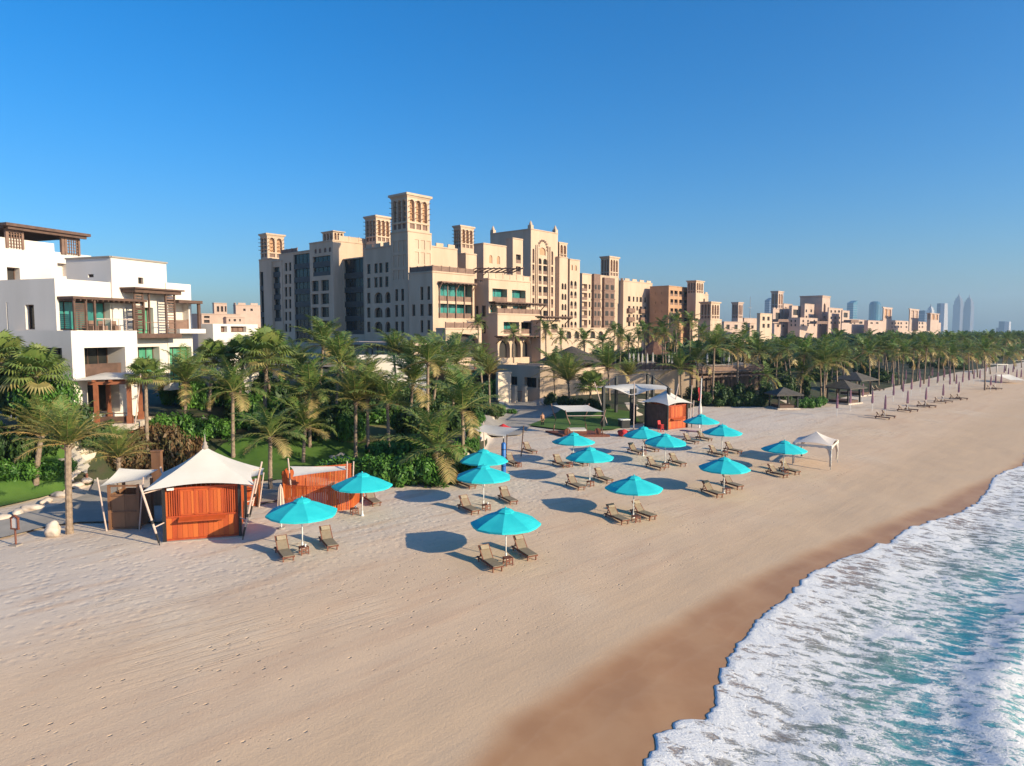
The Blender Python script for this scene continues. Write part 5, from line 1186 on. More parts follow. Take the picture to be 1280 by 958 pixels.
# middle stack
B = Block(582.5, 166, 566, 596, 316, ZB); shell(B, S, hotel, 'stair_block')
B = Block(604.5, 172, 592.5, 633, 303.5, ZB)
for c in ((611.5, 615.5), (621, 625)): op(B.R, c, (318, 329), .2, 607, arch=True, glass=m_stone_o, bars=(0, 0), frame=m_stone, name='blind_arch')
shell(B, S, hotel, 'stair_block', cren=0)
B = Block(641, 186, 632.5, 653.5, 297, ZB)
for q in ((318, 329), (333, 343), (347, 358)): op(B.R, (645, 651), q, .8, 645, name='balcony_glazing', glass=m_dark, bars=(0, 0), rail=True)
shell(B, S, hotel, 'stair_block')
# great gate block with the tall arched panel
B = Block(663.5, 200, 613, 697, 285.5, ZB); f = B.R
for q in ((331, 342), (344, 355), (357.5, 369.5), (373, 384), (388, 399), (402.5, 415)):
    for c in ((672.5, 677), (679, 684)): op(f, c, q, 1.1, 668, name='gate_window', glass=m_glass, bars=(0, 0), rail=True)
    for c in ((665.5, 668), (688.7, 691.5)): op(f, c, q, .6, 668, name='slot_window', glass=m_mash, bars=(0, 0), rail=True)
for c in ((672.5, 677), (679, 684)): op(f, c, (322, 329.5), .5, 668, arch=True, name='arched_window', glass=m_glass, bars=(0, 0))
op(f, (674.5, 682), (308, 318), .35, 668, arch=True, name='blind_arch', glass=m_stone_o, frame=m_stone, bars=(0, 0))
for c in ((665.5, 668), (688.7, 691.5)): op(f, c, (311, 329), .4, 668, arch=True, name='slot_window', glass=m_mash, bars=(0, 0))
gb_ = shell(B, S, hotel, 'gate_block')
b = MB()
for pf, u in ((f, .0), (f, f.W - 1.2), (B.L, 0)):
    q = pf.P(u, B.zt, -1.2); b.obox(q, V((pf.d.x, pf.d.y, 0)) * 1.2, V((pf.n.x, pf.n.y, 0)) * 1.2, Z3 * 1.0); c = q + V((pf.d.x, pf.d.y, 0)) * .6 + V((pf.n.x, pf.n.y, 0)) * .6
    b.tube([c + Z3 * 1.0, c + Z3 * 1.5, c + Z3 * 2.3], [.5, .45, .05], 8)
b.build('corner_finial', S, gb_)
b = MB()
for px in (669.7, 671.6, 684.8, 687.2): u = f.u(px, 360); b.obox(f.P(u - .2, 0, .003), V((f.d.x, f.d.y, 0)) * .4, V((f.n.x, f.n.y, 0)) * .35, Z3 * (f.z(668, 306) - 0))
b.build('pilaster', S, gb_)
b = MB(); zc = f.z(668, 303)
for k in range(10):
    a = math.pi * k / 9; x, z = math.cos(a) * 2.2, math.sin(a) * 2.6; u = f.u(678.3, 310) + x; b.obox(f.P(u - .3, zc - 2 + z, .003), V((f.d.x, f.d.y, 0)) * .6, V((f.n.x, f.n.y, 0)) * .3, Z3 * .5)
b.build('lobed_arch', m_mash, gb_)
# stepping wings to the right
B = Block(699, 208, 694, 709.5, 320.5, ZB); grid(B.R, [(702, 704.6), (705.5, 708)], [(354, 362), (367, 375), (380, 388), (393, 400), (405, 412)], 703, dep=.5, arch=True, name='wing_window', bars=(0, 0)); shell(B, S, hotel, 'stepped_wing')
wind_tower(hotel, 699, 212, 695, 708.5, 303, 322, 2, poles=0)
B = Block(712, 212, 708.5, 724.5, 323.5, ZB); grid(B.R, [(713, 716), (717.8, 720.8)], [(351, 361), (364, 373), (376.5, 386), (389, 398), (402, 410)], 715, dep=.5, arch=True, name='wing_window', bars=(0, 0), rail=True)
for c in ((714, 716), (718.5, 721)): op(B.R, c, (331, 338), .2, 715, glass=m_stone_o, bars=(0, 0), name='blind_arch', arch=True)
shell(B, S, hotel, 'stepped_wing')
B = Block(727.5, 224, 724, 772, 341.5, ZB)
for q in ((355, 361), (366, 372), (377, 384), (388, 395), (400, 408)): op(B.R, (725.5, 734), (q[0], q[1] + 3), 1.4, 728, name='balcony_glazing', glass=m_dark, bars=(1, 0), rail=True)
grid(B.R, [(736, 738)], [(355, 361), (366, 372), (377, 384), (388, 395), (400, 406)], 728, name='wing_window', bars=(0, 0)); grid(B.R, [(749, 751), (766.3, 768.3)], [(356, 362), (367, 373), (378, 385), (389, 396), (401, 408)], 749, name='wing_window', bars=(0, 0))
ob = shell(B, S, hotel, 'stepped_wing')
for (a, c, t) in ((739.5, 747.5, 342.5), (752.5, 765.5, 347)):
    b = MB(); f = B.R; u0, u1 = f.u(a, 380), f.u(c, 380); d3 = V((f.d.x, f.d.y, 0)); n3 = V((f.n.x, f.n.y, 0)); zt = f.z(a, t)
    b.obox(f.P(u0, f.z(a, 412), .003), d3 * (u1 - u0), n3 * .9, Z3 * (zt - f.z(a, 412)))
    for py in (356, 367, 378, 389, 401): b.obox(f.P(u0 - .2, f.z(a, py + 7.5), .0), d3 * (u1 - u0 + .4), n3 * 1.1, Z3 * .25, 0, .3)
    bb = b.build('timber_bay', m_mash, ob)
    for py in (356, 367, 378, 389, 401):
        for k in range(2):
            w = (u1 - u0) / 2; b = MB(); b.obox(f.P(u0 + w * k + w * .2, f.z(a, py + 6), .86), d3 * w * .6, n3 * .08, Z3 * (f.z(a, py) - f.z(a, py + 6))); b.build('bay_shutter', m_dark, bb)
wind_tower(hotel, 761.5, 236, 750.5, 773, 320.5, 346, 3, poles=0)
B = Block(779, 240, 769.5, 815, 350.5, ZB)
for c in ((785, 788), (791, 793), (795.5, 797.5), (799.5, 802.5), (805.5, 808)): grid(B.R, [c], [(370.5, 377), (382.5, 388), (393, 400), (403, 408)], 785, name='wing_window', bars=(0, 0))
shell(B, S, hotel, 'stepped_wing', cren=4.5)
f = B.R
for c in ((783.5, 791), (798.5, 806)):
    for py in (391, 402): b = MB(); u0, u1 = f.u(c[0], 390), f.u(c[1], 390); b.obox(f.P(u0, f.z(785, py), .003), V((f.d.x, f.d.y, 0)) * (u1 - u0), V((f.n.x, f.n.y, 0)) * 1.0, Z3 * 1.5); b.build('hanging_balcony', m_mash, hotel)
B = Block(680, 196, 674, 760, 409.5, ZB)
for k in range(7): c = 688 + k * 10; op(B.R, (c, c + 6), (414, 424), .8, 682, arch=True, name='arcade_arch', glass=m_dark, bars=(0, 0))
shell(B, S, hotel, 'garden_wing')
# second building: end villa block with its own wind towers
east = thing('hotel_annexe', 'ochre and sandstone resort block with the low square wind tower, beyond the large hotel', 'building', (70, 250, 0))
B = Block(835.5, 245, 812, 864, 357, ZB)
for q in ((363, 370), (374, 381), (385.5, 392), (397, 404)):
    for c in ((838, 841.5), (843, 847), (849, 853), (855, 861)): op(B.R, c, q, .9, 838, name='wing_window', glass=m_glass, bars=(0, 0), rail=True)
for q in ((365, 368), (377, 380), (388, 391)):
    for c in ((819, 822), (826.5, 829.5)): op(B.L, c, q, .15, 830, nowin=True)
shell(B, m_stone_o, east, 'ochre_wing')
B = Block(866, 252, 862, 885, 366.5, ZB)
for q in ((372.5, 379), (386, 392), (397, 404)):
    for c in ((867.5, 872), (875, 881)): op(B.R, c, q, 1.2, 868, name='wing_window', glass=m_dark, bars=(0, 0), rail=True)
shell(B, S, east, 'stepped_wing', cren=3)
wind_tower(east, 869.5, 250, 858.5, 879, 351, 367, 3, poles=0)
wind_tower(east, 888.5, 238, 875, 899.5, 377.5, 399.5, 3, poles=0)
B = Block(888, 237.4, 872.5, 902, 399, ZB); shell(B, S, east, 'tower_base')
# low pink pavilion before the shaded wing
pav = thing('garden_pavilion', 'low flat roofed pink pavilion with a white base wall before the shaded hotel wing', 'building', (-22, 112, 0))
P0 = atY(505, 442, 108); B = Block(512, 108, 420, 531, 432, 7.4); shell(B, m_stone_far, pav, 'upper_wall', band=False)
b = MB(); f = B.L; d3 = V((f.d.x, f.d.y, 0)); n3 = V((f.n.x, f.n.y, 0)); b.obox(f.P(-1, B.zt + .003, -4), d3 * (f.W + 3.5), n3 * 5.5, Z3 * .45); b.build('roof_slab', m_stone_far, pav)
b = MB(); w = atY(445, 444, 104); e = atY(532, 444, 106); d = e - w; d.z = 0; b.obox(V((w.x, w.y, 1)), d, V((0, .5, 0)), Z3 * (w.z - 1)); b.build('base_wall', m_white, pav)
b = MB()
for k in range(7): b.obox(f.P(f.W * (.45 + .07 * k), 7.5, .003), d3 * .12, n3 * .15, Z3 * (B.zt - 7.6))
b.build('wall_rib', m_mash, pav)
# ---------------------------------------------------------------- white villa
villa = thing('white_villa', 'white flat roofed villa with brown timber balconies and a dark roof pergola', 'building', (-35, 65, 0)); VX = (VA, VB)
B = Block(88.5, 56, 4, 171, 413.5, 2.0, VX)
op(B.R, (106, 157), (435, 473), 2.2, 107, name='loggia', glass=m_glass, frame=m_brown, bars=(3, 0)); op(B.R, (110, 150), (481, 520), 1.6, 107, name='loggia', glass=m_glass, bars=(2, 0))
op(B.L, (30, 78), (435, 468), .6, 60, glass=m_glass, bars=(3, 0)); vb = shell(B, m_white, villa, 'terrace_block', band=False); zdeck = B.zt
b = MB(); f = B.R; d3 = V((f.d.x, f.d.y, 0)); n3 = V((f.n.x, f.n.y, 0)); u0, u1 = f.u(107, 460), f.u(156, 460); b.obox(f.P(u0, f.z(107, 472), -.5), d3 * (u1 - u0), n3 * .05, Z3 * 1.0); b.obox(f.P(u0, f.z(107, 472) + 1.0, -.55), d3 * (u1 - u0), n3 * .12, Z3 * .07); b.build('railing', m_brown, vb)
B = Block(69, 58, -40, 150, 348, zdeck - .9, VX); op(B.R, (74.5, 138), (375.5, 413), .8, 75, name='balcony_glazing', glass=m_teal, frame=m_brown, bars=(4, 0)); op(B.L, (32, 43), (381, 412), .4, 40, bars=(0, 0)); op(B.L, (8.5, 10), (378, 412), .1, 9, nowin=True)
vm = shell(B, m_white, villa, 'middle_block', band=False); f = B.R; d3 = V((f.d.x, f.d.y, 0)); n3 = V((f.n.x, f.n.y, 0))
b = MB(); ua, ub = f.u(71, 375), f.u(165, 380); zt = f.z(72, 374); b.obox(f.P(ua, zt, .01), d3 * (ub - ua), n3 * 1.9, Z3 * .22)
n = 14
for k in range(n): b.obox(f.P(ua + (ub - ua) * (k + .3) / n, zt - .14, .01), d3 * .1, n3 * 1.85, Z3 * .13)
b.build('balcony_canopy', m_brown, vm)
for px in (75, 90, 101, 150, 163):
    b = MB(); u = f.u(px, 395); b.obox(f.P(u - .08, zdeck, 1.6), d3 * .16, n3 * .16, Z3 * (zt - zdeck - .01)); b.build('balcony_post', m_brown, vm)
for pa, pb in ((76, 89), (151, 163)):
    b = MB(); u0, u1 = f.u(pa, 395), f.u(pb, 395)
    for k in range(13): b.obox(f.P(u0, zdeck + .2 + k * (zt - zdeck - .5) / 13, 1.62), d3 * (u1 - u0), n3 * .05, Z3 * .11)
    b.build('louver_screen', m_brown, vm)
b = MB(); u0, u1 = f.u(101, 405), f.u(150, 405); b.obox(f.P(u0, zdeck + 1.0, 1.65), d3 * (u1 - u0), n3 * .07, Z3 * .06)
for k in range(6): b.obox(f.P(u0 + (u1 - u0) * k / 5, zdeck, 1.66), d3 * .05, n3 * .05, Z3 * 1.0)
b.build('balcony_rail', m_pink, vm)
for px in (108, 120, 136):
    b = MB(); u = f.u(px, 410); b.obox(f.P(u, zdeck + .02, .2), d3 * .55, n3 * .6, Z3 * .42); b.obox(f.P(u, zdeck + .44, .2), d3 * .55, n3 * .1, Z3 * .45); b.build('balcony_chair', m_mash, vm)
B = Block(140, 62.9, 84, 209, 322, zdeck - 4.2, VX); op(B.R, (172.8, 179.2), (347, 355), .3, 174, bars=(0, 0)); op(B.R, (166, 192), (384, 418), .8, 168, name='tall_window', glass=m_green, frame=m_brown, bars=(3, 0)); op(B.R, (172, 200), (434, 470), .9, 173, name='tall_window', glass=m_green, bars=(2, 0)); op(B.L, (110, 117), (343, 347), .2, 112, bars=(0, 0))
vt = shell(B, m_white, villa, 'tower_block', band=False); f = B.R; d3 = V((f.d.x, f.d.y, 0)); n3 = V((f.n.x, f.n.y, 0)); u0, u1 = f.u(154, 365), f.u(208, 365)
b = MB(); b.obox(f.P(u0 - .2, f.z(155, 366), .01), d3 * (u1 - u0 + .4), n3 * 1.7, Z3 * .32); b.obox(f.P(u0 - .4, f.z(155, 366) + .323, .01), d3 * (u1 - u0 + .8), n3 * 1.95, Z3 * .14); b.build('bay_canopy', m_brown, vt)
b = MB(); b.obox(f.P(u0, f.z(155, 423), .01), d3 * (u1 - u0 + .3), n3 * 1.5, Z3 * .42); b.build('bay_sill', m_brown, vt)
for px in (156, 166, 174, 195, 206):
    b = MB(); u = f.u(px, 390); z0 = f.z(155, 423) + .424; b.obox(f.P(u - .07, z0, 1.2), d3 * .14, n3 * .14, Z3 * (f.z(155, 366) - z0 - .004)); b.build('bay_post', m_brown, vt)
b = MB()
for pa, pb in ((157, 165), (196, 205)):
    for k in range(14): z0 = f.z(155, 423) + .6; b.obox(f.P(f.u(pa, 390), z0 + k * .26, 1.24), d3 * (f.u(pb, 390) - f.u(pa, 390)), n3 * .04, Z3 * .10)
b.obox(f.P(u0, f.z(155, 423) + 1.45, 1.28), d3 * (u1 - u0), n3 * .06, Z3 * .06); b.build('bay_screen', m_mash, vt)
b = MB(); b.obox(f.P(.0, B.zt + .002, -.3), d3 * (f.W + .1), n3 * .42, Z3 * .14); f2 = B.L; b.obox(f2.P(0, B.zt + .002, -.3), V((f2.d.x, f2.d.y, 0)) * f2.W, V((f2.n.x, f2.n.y, 0)) * .42, Z3 * .14); b.build('coping', m_trim, vt)
B = Block(208, 68.5, 200, 239, 353.5, zdeck - 6, VX); op(B.R, (210.5, 236), (378, 413), 2.2, 212, name='balcony_glazing', glass=m_white, frame=m_white, bars=(1, 0), rail=True); op(B.R, (212, 240), (434, 478), .6, 214, name='tall_window', glass=m_green, bars=(2, 0)); vr = shell(B, m_white, villa, 'end_block', band=False); f = B.R; d3 = V((f.d.x, f.d.y, 0)); n3 = V((f.n.x, f.n.y, 0))
b = MB(); u0, u1 = f.u(209, 378), f.u(239, 378); b.obox(f.P(u0, f.z(210, 379), .01), d3 * (u1 - u0), n3 * 1.5, Z3 * .3); u = f.u(236, 395); b.obox(f.P(u, f.z(210, 413), 1.1), d3 * .3, n3 * .2, Z3 * (f.z(210, 379) - f.z(210, 413) - .003)); b.build('balcony_canopy', m_brown, vr)
b = MB(); b.obox(f.P(u0, f.z(210, 417), .01), d3 * (u1 - u0 + .3), n3 * 1.5, Z3 * .45); b.build('balcony_slab', m_white, vr)
B = Block(-32, 63, -60, 70, 292, zdeck, VX); op(B.R, (9, 25), (334, 352), .8, 10, bars=(0, 0), glass=m_dark); shell(B, m_white, villa, 'upper_block', band=False)
B = Block(66, 70, 60, 116, 314.5, zdeck, VX); op(B.R, (72, 84), (329, 345), .8, 73, glass=m_dark, bars=(0, 2)); shell(B, m_white, villa, 'upper_block', band=False); zr = B.zt
# roof pergola
pg = MB(); A0 = atY(-45, 268, 62); A1 = atY(10, 280.5, 62.5); E1 = atY(114, 294, 77); 
dv = V((VA.x, VA.y, 0)); dl = V((VB.x, VB.y, 0)); c0 = atY(8, 281.5, 65); L1 = 16.0
f0 = Face(V((c0.x, c0.y)), VA, -VB, 1, 0, 1); L1 = f0.u(114, 300)
pg.obox(c0 - Z3 * .0, dv * L1, dl * 9, Z3 * .28); pg.obox(c0 - Z3 * .28 + dl * .25 + dv * .3, dv * (L1 - .6), dl * .3, Z3 * .27)
for k in range(16): pg.obox(c0 + dv * (L1 * (k + .2) / 16) - Z3 * .16 + dl * .6, dv * .12, dl * 8, Z3 * .15)
pr = pg.build('roof_pergola', m_brown, villa)
for px, w in ((15, 1.0), (88, 1.0), (84, .3)):
    u = f0.u(px, 300); b = MB(); q = c0 + dv * u + dl * .8 - Z3 * 2.0
    if w < .5: b.obox(q, dv * .3, dl * .3, Z3 * 1.75); b.build('pergola_post', m_mash, pr); continue
    b.obox(q, dv * .2, dl * .25, Z3 * 1.75); b.obox(q + dv * 1.5, dv * .2, dl * .25, Z3 * 1.75); b.obox(q + dv * .2 + Z3 * 1.5, dv * 1.3, dl * .2, Z3 * .2)
    for k in range(5): b.obox(q + dv * (.2 + .26 * k), dv * .07, dl * .1, Z3 * 1.5)
    for k in range(5): b.obox(q + dv * .2 + dl * .11 + Z3 * (.1 + .3 * k), dv * 1.3, dl * .08, Z3 * .07)
    b.build('lattice_post', m_mash, pr)
# low wing wall right of the villa
lw = thing('garden_wall', 'white parapet wall with two railed gaps between villa and palms', 'wall', (-27, 78, 0)); B = Block(266, 72, 247, 322, 405, 2, VX)
op(B.R, (276, 284), (408, 415.5), .5, 277, name='railed_gap', glass=m_mash, bars=(1, 0)); op(B.R, (288.5, 308), (408, 415.5), .5, 277, name='railed_gap', glass=m_mash, bars=(2, 0)); shell(B, m_white, lw, 'wall_body', band=False)
# orange pergola below the villa
pp = G(140, 531); r = thing('timber_pergola', 'orange timber pergola with a white sail roof at the foot of the villa', 'pergola', pp, math.radians(12))
zz = [atY(a, c, pp.y).z - pp.z for a, c in ((128, 480), (165, 479))]; ht = zz[0]
for x, y in ((-.9, -.6), (1.6, -.6), (-.9, 2.2), (1.6, 2.2)):
    b = MB(); b.box((x, y, ht / 2 - .3), (.3, .3, ht + .6)); b.box((x, y, .3), (.42, .42, 1.0)); b.build('post', m_perg, r)
b = MB()
for y in (-.6, 2.2): b.box((.35, y, ht + .1), (3.6, .16, .24))
for x in (-.9, .35, 1.6): b.box((x, .8, ht + .32), (.14, 4.0, .18))
b.build('beam', m_perg, r)
b = MB(); sail(b, [(-2.9, -1.1, ht + .35), (2.3, -1.1, ht + .45), (2.4, 2.6, ht + .8), (-1.4, 2.8, ht + .8)], 8, -.12); b.build('sail_roof', m_canvas, r, True)
b = MB(); b.tube([(2.0, -.9, -.3), (2.7, -1.1, ht + .9)], .05, 8); b.build('tie_pole', m_pink, r)
b = MB(); b.box((.35, -.55, 1.0), (2.2, .08, .08)); b.box((.35, -.55, .5), (2.2, .05, .5)); b.build('railing', m_brown, r)
b = MB(); b.box((.35, .8, -.1), (3.4, 3.8, .5)); b.build('floor_slab', m_rock, r)
# ---------------------------------------------------------------- terrace, bar, walls
TZ = 4.9
ter = [(-24, 128), (-3, 123), (1.5, 119), (8, 117.2), (15, 119), (21, 121.5), (38, 122.2), (46, 126), (60, 180), (60, 250), (20, 330), (-120, 220), (-60, 150)]
b = MB(); b.face([V((x, y, TZ)) for x, y in ter]); tag(b.build('terrace', M('terrace sandstone paving', (.30, .235, .18), .85, (.24, .185, .14), .5)), 'paved hotel terrace above the stone wall', None, None, 'structure')
ub = thing('service_block', 'shaded tan basement wall with dark openings under the terrace behind the gate pillars', 'wall', (8, 115, 0)); B = Block(675, 113.5, 621, 700, 457.5, -.5)
for c, q in (((636, 646.5), (472, 483)), ((655.5, 670.5), (472, 484.5)), ((673, 674.6), (473, 484))): op(B.L, c, q, .8, 660, glass=m_bay, bars=(2, 0), name='dark_opening')
shell(B, m_stone, ub, 'basement_wall', band=False)
cw = MB(); P0 = V((B.C.x, B.C.y)); pts = [P0 + V((0.02, .0)), P0 + V((3, .15)), P0 + V((6, .8)), P0 + V((9, 2.2)), P0 + V((11.5, 4.4)), P0 + V((13, 7))]
for a, c in zip(pts, pts[1:]): cw.face([V((a.x, a.y, -.5)), V((c.x, c.y, -.5)), V((c.x, c.y, B.zt - .4)), V((a.x, a.y, B.zt - .4))]); cw.face([V((a.x, a.y, B.zt - .4)), V((c.x, c.y, B.zt - .4)), V((c.x - .3, c.y + .5, B.zt - .4)), V((a.x - .3, a.y + .5, B.zt - .4))])
cw.build('curved_wall', m_stone, ub)
def wall_px(name, label, cat, p0, p1, zt, mat, th=.5, z0=-.5):
    a, c = p0, p1; d = V((c.x - a.x, c.y - a.y, 0)); n = V((-d.y, d.x, 0)).normalized() * th; b = MB(); b.obox(V((a.x, a.y, z0)), d, n, Z3 * (zt - z0)); b.obox(V((a.x, a.y, zt)) - n * .15, d, n * 1.3, Z3 * .12)
    o = b.build(name, mat); return tag(o, label, cat)
w0, w1 = atZ(745, 463, TZ + .35), atZ(870, 463.5, TZ + .35); wall_px('retaining_wall', 'sunlit sandstone retaining wall below the brown terrace railing', 'wall', w0, w1, TZ + .3, m_stone, .8)
tr = thing('terrace_railing', 'brown timber railing along the top of the sunlit retaining wall', 'railing', (w0.x, w0.y, TZ)); base = V((w0.x, w0.y, TZ + .42)); d = w1 - w0; d.z = 0; n = 22
for k in range(n + 1): b = MB(); q = d * k / n; b.box(q + Z3 * .6 + V((0, .3, 0)), (.14, .14, 1.2)); b.build('post', m_brown, tr).location = (0, 0, .42)
b = MB()
for z in (.35, .7, 1.1): b.obox(V((0, .27, z + .42)), d, V((0, .06, 0)), Z3 * .09)
b.obox(V((0, .29, .5)), d, V((0, .03, 0)), Z3 * .95); b.build('rail', m_mash, tr)
a, c = G(625, 497), G(636, 500); wall_px('cream_wall', 'short cream wall at the left of the gate pillars', 'wall', V((a.x - .2, 110, 0)), V((a.x + 1.9, 112.4, 0)), 5.2, m_cream, .5)
for px, lab in ((643.5, 'left cream gate pillar at the head of the paved road'), (656, 'right cream gate pillar at the head of the paved road')):
    g = G(px, 503.5); r = thing('gate_pillar', lab, 'pillar', g, math.radians(49)); b = MB(); b.box((0, 0, 1.3), (.62, .62, 2.9)); b.build('shaft', m_cream, r); b = MB(); b.box((0, 0, 2.78), (.74, .74, .12)); b.build('cap', m_stone, r)
g = G(650, 503); b = MB()
for k in range(12): b.box((-.60 + .11 * k, .1, .95), (.04, .04, 1.9))
b.box((0, .1, .3), (1.1, .06, .08)); b.box((0, .1, 1.8), (1.1, .06, .08)); o = b.build('gate', m_mash); o.location = g; tag(o, 'brown barred gate between the two cream pillars', 'gate')
bar = thing('thatched_bar', 'open bar under a wide grey brown thatched roof on the terrace', 'bar', (9.5, 122, TZ)); Cx = atY(715, 440, 122).x; Y = 122
b = MB(); n = 16; rr_ = [(6.1, 6.45), (5.6, 6.95), (3.6, 7.8), (1.6, 8.65), (.12, 9.3)]
for (r0, z0), (r1, z1) in zip(rr_, rr_[1:]):
    for k in range(n):
        a0, a1 = 2 * math.pi * k / n, 2 * math.pi * (k + 1) / n; b.face([V((math.cos(a0) * r0, math.sin(a0) * r0 * .85, z0 - TZ)), V((math.cos(a1) * r0, math.sin(a1) * r0 * .85, z0 - TZ)), V((math.cos(a1) * r1, math.sin(a1) * r1 * .85, z1 - TZ)), V((math.cos(a0) * r1, math.sin(a0) * r1 * .85, z1 - TZ))])
bar.location = (Cx, Y, TZ); b.build('thatched_roof', m_thatch, bar, True)
for k in range(8): a = 2 * math.pi * k / 8 + .2; b = MB(); b.box((math.cos(a) * 4.8, math.sin(a) * 4.0, .9), (.25, .25, 2.2)); b.build('post', m_brown, bar)
b = MB(); b.box((0, -2.6, .55), (7, .7, 1.1)); b.box((-3.2, -.6, .55), (.7, 4, 1.1)); b.build('counter', m_brown, bar)
r = thing('thatched_hut', 'reddish thatched roof hut among the terrace palms', 'hut', (atY(818, 440, 140).x, 140, TZ)); b = MB()
for k in range(10):
    a0, a1 = 2 * math.pi * k / 10, 2 * math.pi * (k + 1) / 10
    for (r0, z0), (r1, z1) in (((3.1, 2.4), (1.6, 4.1)), ((1.6, 4.1), (.1, 5.4))): b.face([V((math.cos(a0) * r0, math.sin(a0) * r0, z0)), V((math.cos(a1) * r0, math.sin(a1) * r0, z0)), V((math.cos(a1) * r1, math.sin(a1) * r1, z1)), V((math.cos(a0) * r1, math.sin(a0) * r1, z1))])
b.build('thatched_roof', m_thatchr, r, True)
for k in range(4): a = k * 1.571 + .6; b = MB(); b.box((math.cos(a) * 2.3, math.sin(a) * 2.3, 1.3), (.2, .2, 2.6)); b.build('post', m_brown, r)
for px, Y in ((787, 130), (792, 127), (798, 131), (803, 128), (809, 127), (816, 132), (836, 134), (884, 130), (905, 138), (911, 134), (926, 138), (932, 142), (940, 136), (947, 142), (840, 126), (758, 134), (769, 138)):
    folded_umbrella('folded white umbrella standing on the terrace above the stone wall', (atY(px, 450, Y).x, Y, TZ), m_canvas, 3.0, 'folded white umbrellas on the hotel terrace', False, 1.3)
r = thing('folded_umbrella', 'tall folded white umbrella at the end of the brown terrace railing', 'umbrella', (atY(871, 450, 123).x, 123, TZ)); b = MB(); b.tube([(0, 0, 0), (0, 0, 3.4)], .05, 8); b.build('pole', m_wpole, r); b = MB(); b.tube([(0, 0, .9), (0, 0, 1.2), (0, 0, 2.6), (0, 0, 3.4)], [.12, .24, .2, .04], 10); b.build('canopy', m_canvas, r, True)
for k, (px, Y) in enumerate(((800, 126), (822, 128), (845, 127), (858, 130), (600, 128), (625, 126), (650, 127), (668, 126), (612, 132), (640, 133))):
    r = thing('dining_table', 'small dining set on the hotel terrace behind the parapet', 'table', (atY(px, 452, Y).x, Y, TZ), R.uniform(0, 3), 'dining sets along the hotel terrace'); b = MB(); b.box((0, 0, .74), (1.1, 1.1, .06)); b.build('tabletop', m_teak if k % 2 else m_canvas, r); b = MB(); b.tube([(0, 0, 0), (0, 0, .7)], .06, 6); b.build('pedestal', m_brown, r)
    for s in (-1, 1): b = MB(); b.box((s * .9, 0, .45), (.5, .5, .06)); b.box((s * 1.13, 0, .7), (.06, .5, .5)); b.box((s * .9, 0, .2), (.4, .4, .4)); b.build('seat', m_teak, r)
for k in range(34):
    Y = R.uniform(134, 168); x = R.uniform(16, 56) * Y / 140
    shrub('d', V((x, Y, TZ)), R.uniform(1.8, 3.4), R.uniform(1.8, 3.8), 'dark shrub on the hotel terrace behind the folded white umbrellas', 'dark shrubs on the hotel terrace')
# timber sea deck right of the wall
dk = thing('timber_deck', 'long dark timber deck on posts with brown railing above the planting', 'deck', (36, 118, 0)); A, Bq = atY(866, 466, 116), atY(962, 461, 124); d = Bq - A; d.z = 0; base = V((36, 118, 0)); zd = A.z
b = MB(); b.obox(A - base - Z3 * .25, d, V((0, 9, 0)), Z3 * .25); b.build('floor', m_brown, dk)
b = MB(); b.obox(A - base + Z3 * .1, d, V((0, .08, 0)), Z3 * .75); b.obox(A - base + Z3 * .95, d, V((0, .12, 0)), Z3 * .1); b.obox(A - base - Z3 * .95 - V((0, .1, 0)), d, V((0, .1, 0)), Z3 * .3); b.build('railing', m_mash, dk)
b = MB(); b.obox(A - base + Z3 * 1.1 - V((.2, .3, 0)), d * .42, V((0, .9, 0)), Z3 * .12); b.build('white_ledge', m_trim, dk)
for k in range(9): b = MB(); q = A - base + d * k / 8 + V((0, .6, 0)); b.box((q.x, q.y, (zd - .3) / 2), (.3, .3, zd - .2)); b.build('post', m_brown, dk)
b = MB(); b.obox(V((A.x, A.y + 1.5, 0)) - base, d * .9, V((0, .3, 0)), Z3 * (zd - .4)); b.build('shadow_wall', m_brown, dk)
# gazebos
def gazebo(name, label, px, py, W, H, rh, mat, rz):
    r = thing(name, label, 'gazebo', G(px, py), rz); b = MB(); n = 4; e = W * .72
    q = [V((x * e, y * e, H)) for x, y in ((-1, -1), (1, -1), (1, 1), (-1, 1))]
    for k in range(4): b.face([q[k], q[(k + 1) % 4], V((0, 0, H + rh))]); b.face([q[k], q[(k + 1) % 4], q[(k + 1) % 4] - Z3 * .2, q[k] - Z3 * .2])
    b.build('thatched_roof', mat, r)
    for x in (-1, 1):
        for y in (-1, 1): b = MB(); b.box((x * W * .5, y * W * .5, H / 2), (.22, .22, H + .3)); b.build('post', m_black, r)
    b = MB(); b.box((0, 0, .35), (W * .9, W * .9, .5)); b.build('daybed', m_brown, r); b = MB(); b.box((0, 0, .08), (W * 1.2, W * 1.2, .2)); b.build('plinth', m_rock, r)
gazebo('gazebo', 'dark gazebo with a pointed roof at the sand edge beside bright green shrubs', 979, 510.5, 3.0, 2.3, 1.0, m_thatchg, .1)
gazebo('gazebo', 'dark thatched gazebo behind the first folded mauve umbrella', 1054, 504, 3.6, 2.7, 1.2, m_thatchg, .6)
gazebo('gazebo', 'tan fronted thatched gazebo farthest along the sand edge', 1068, 494, 4.0, 3.0, 1.4, m_thatchg, .6)
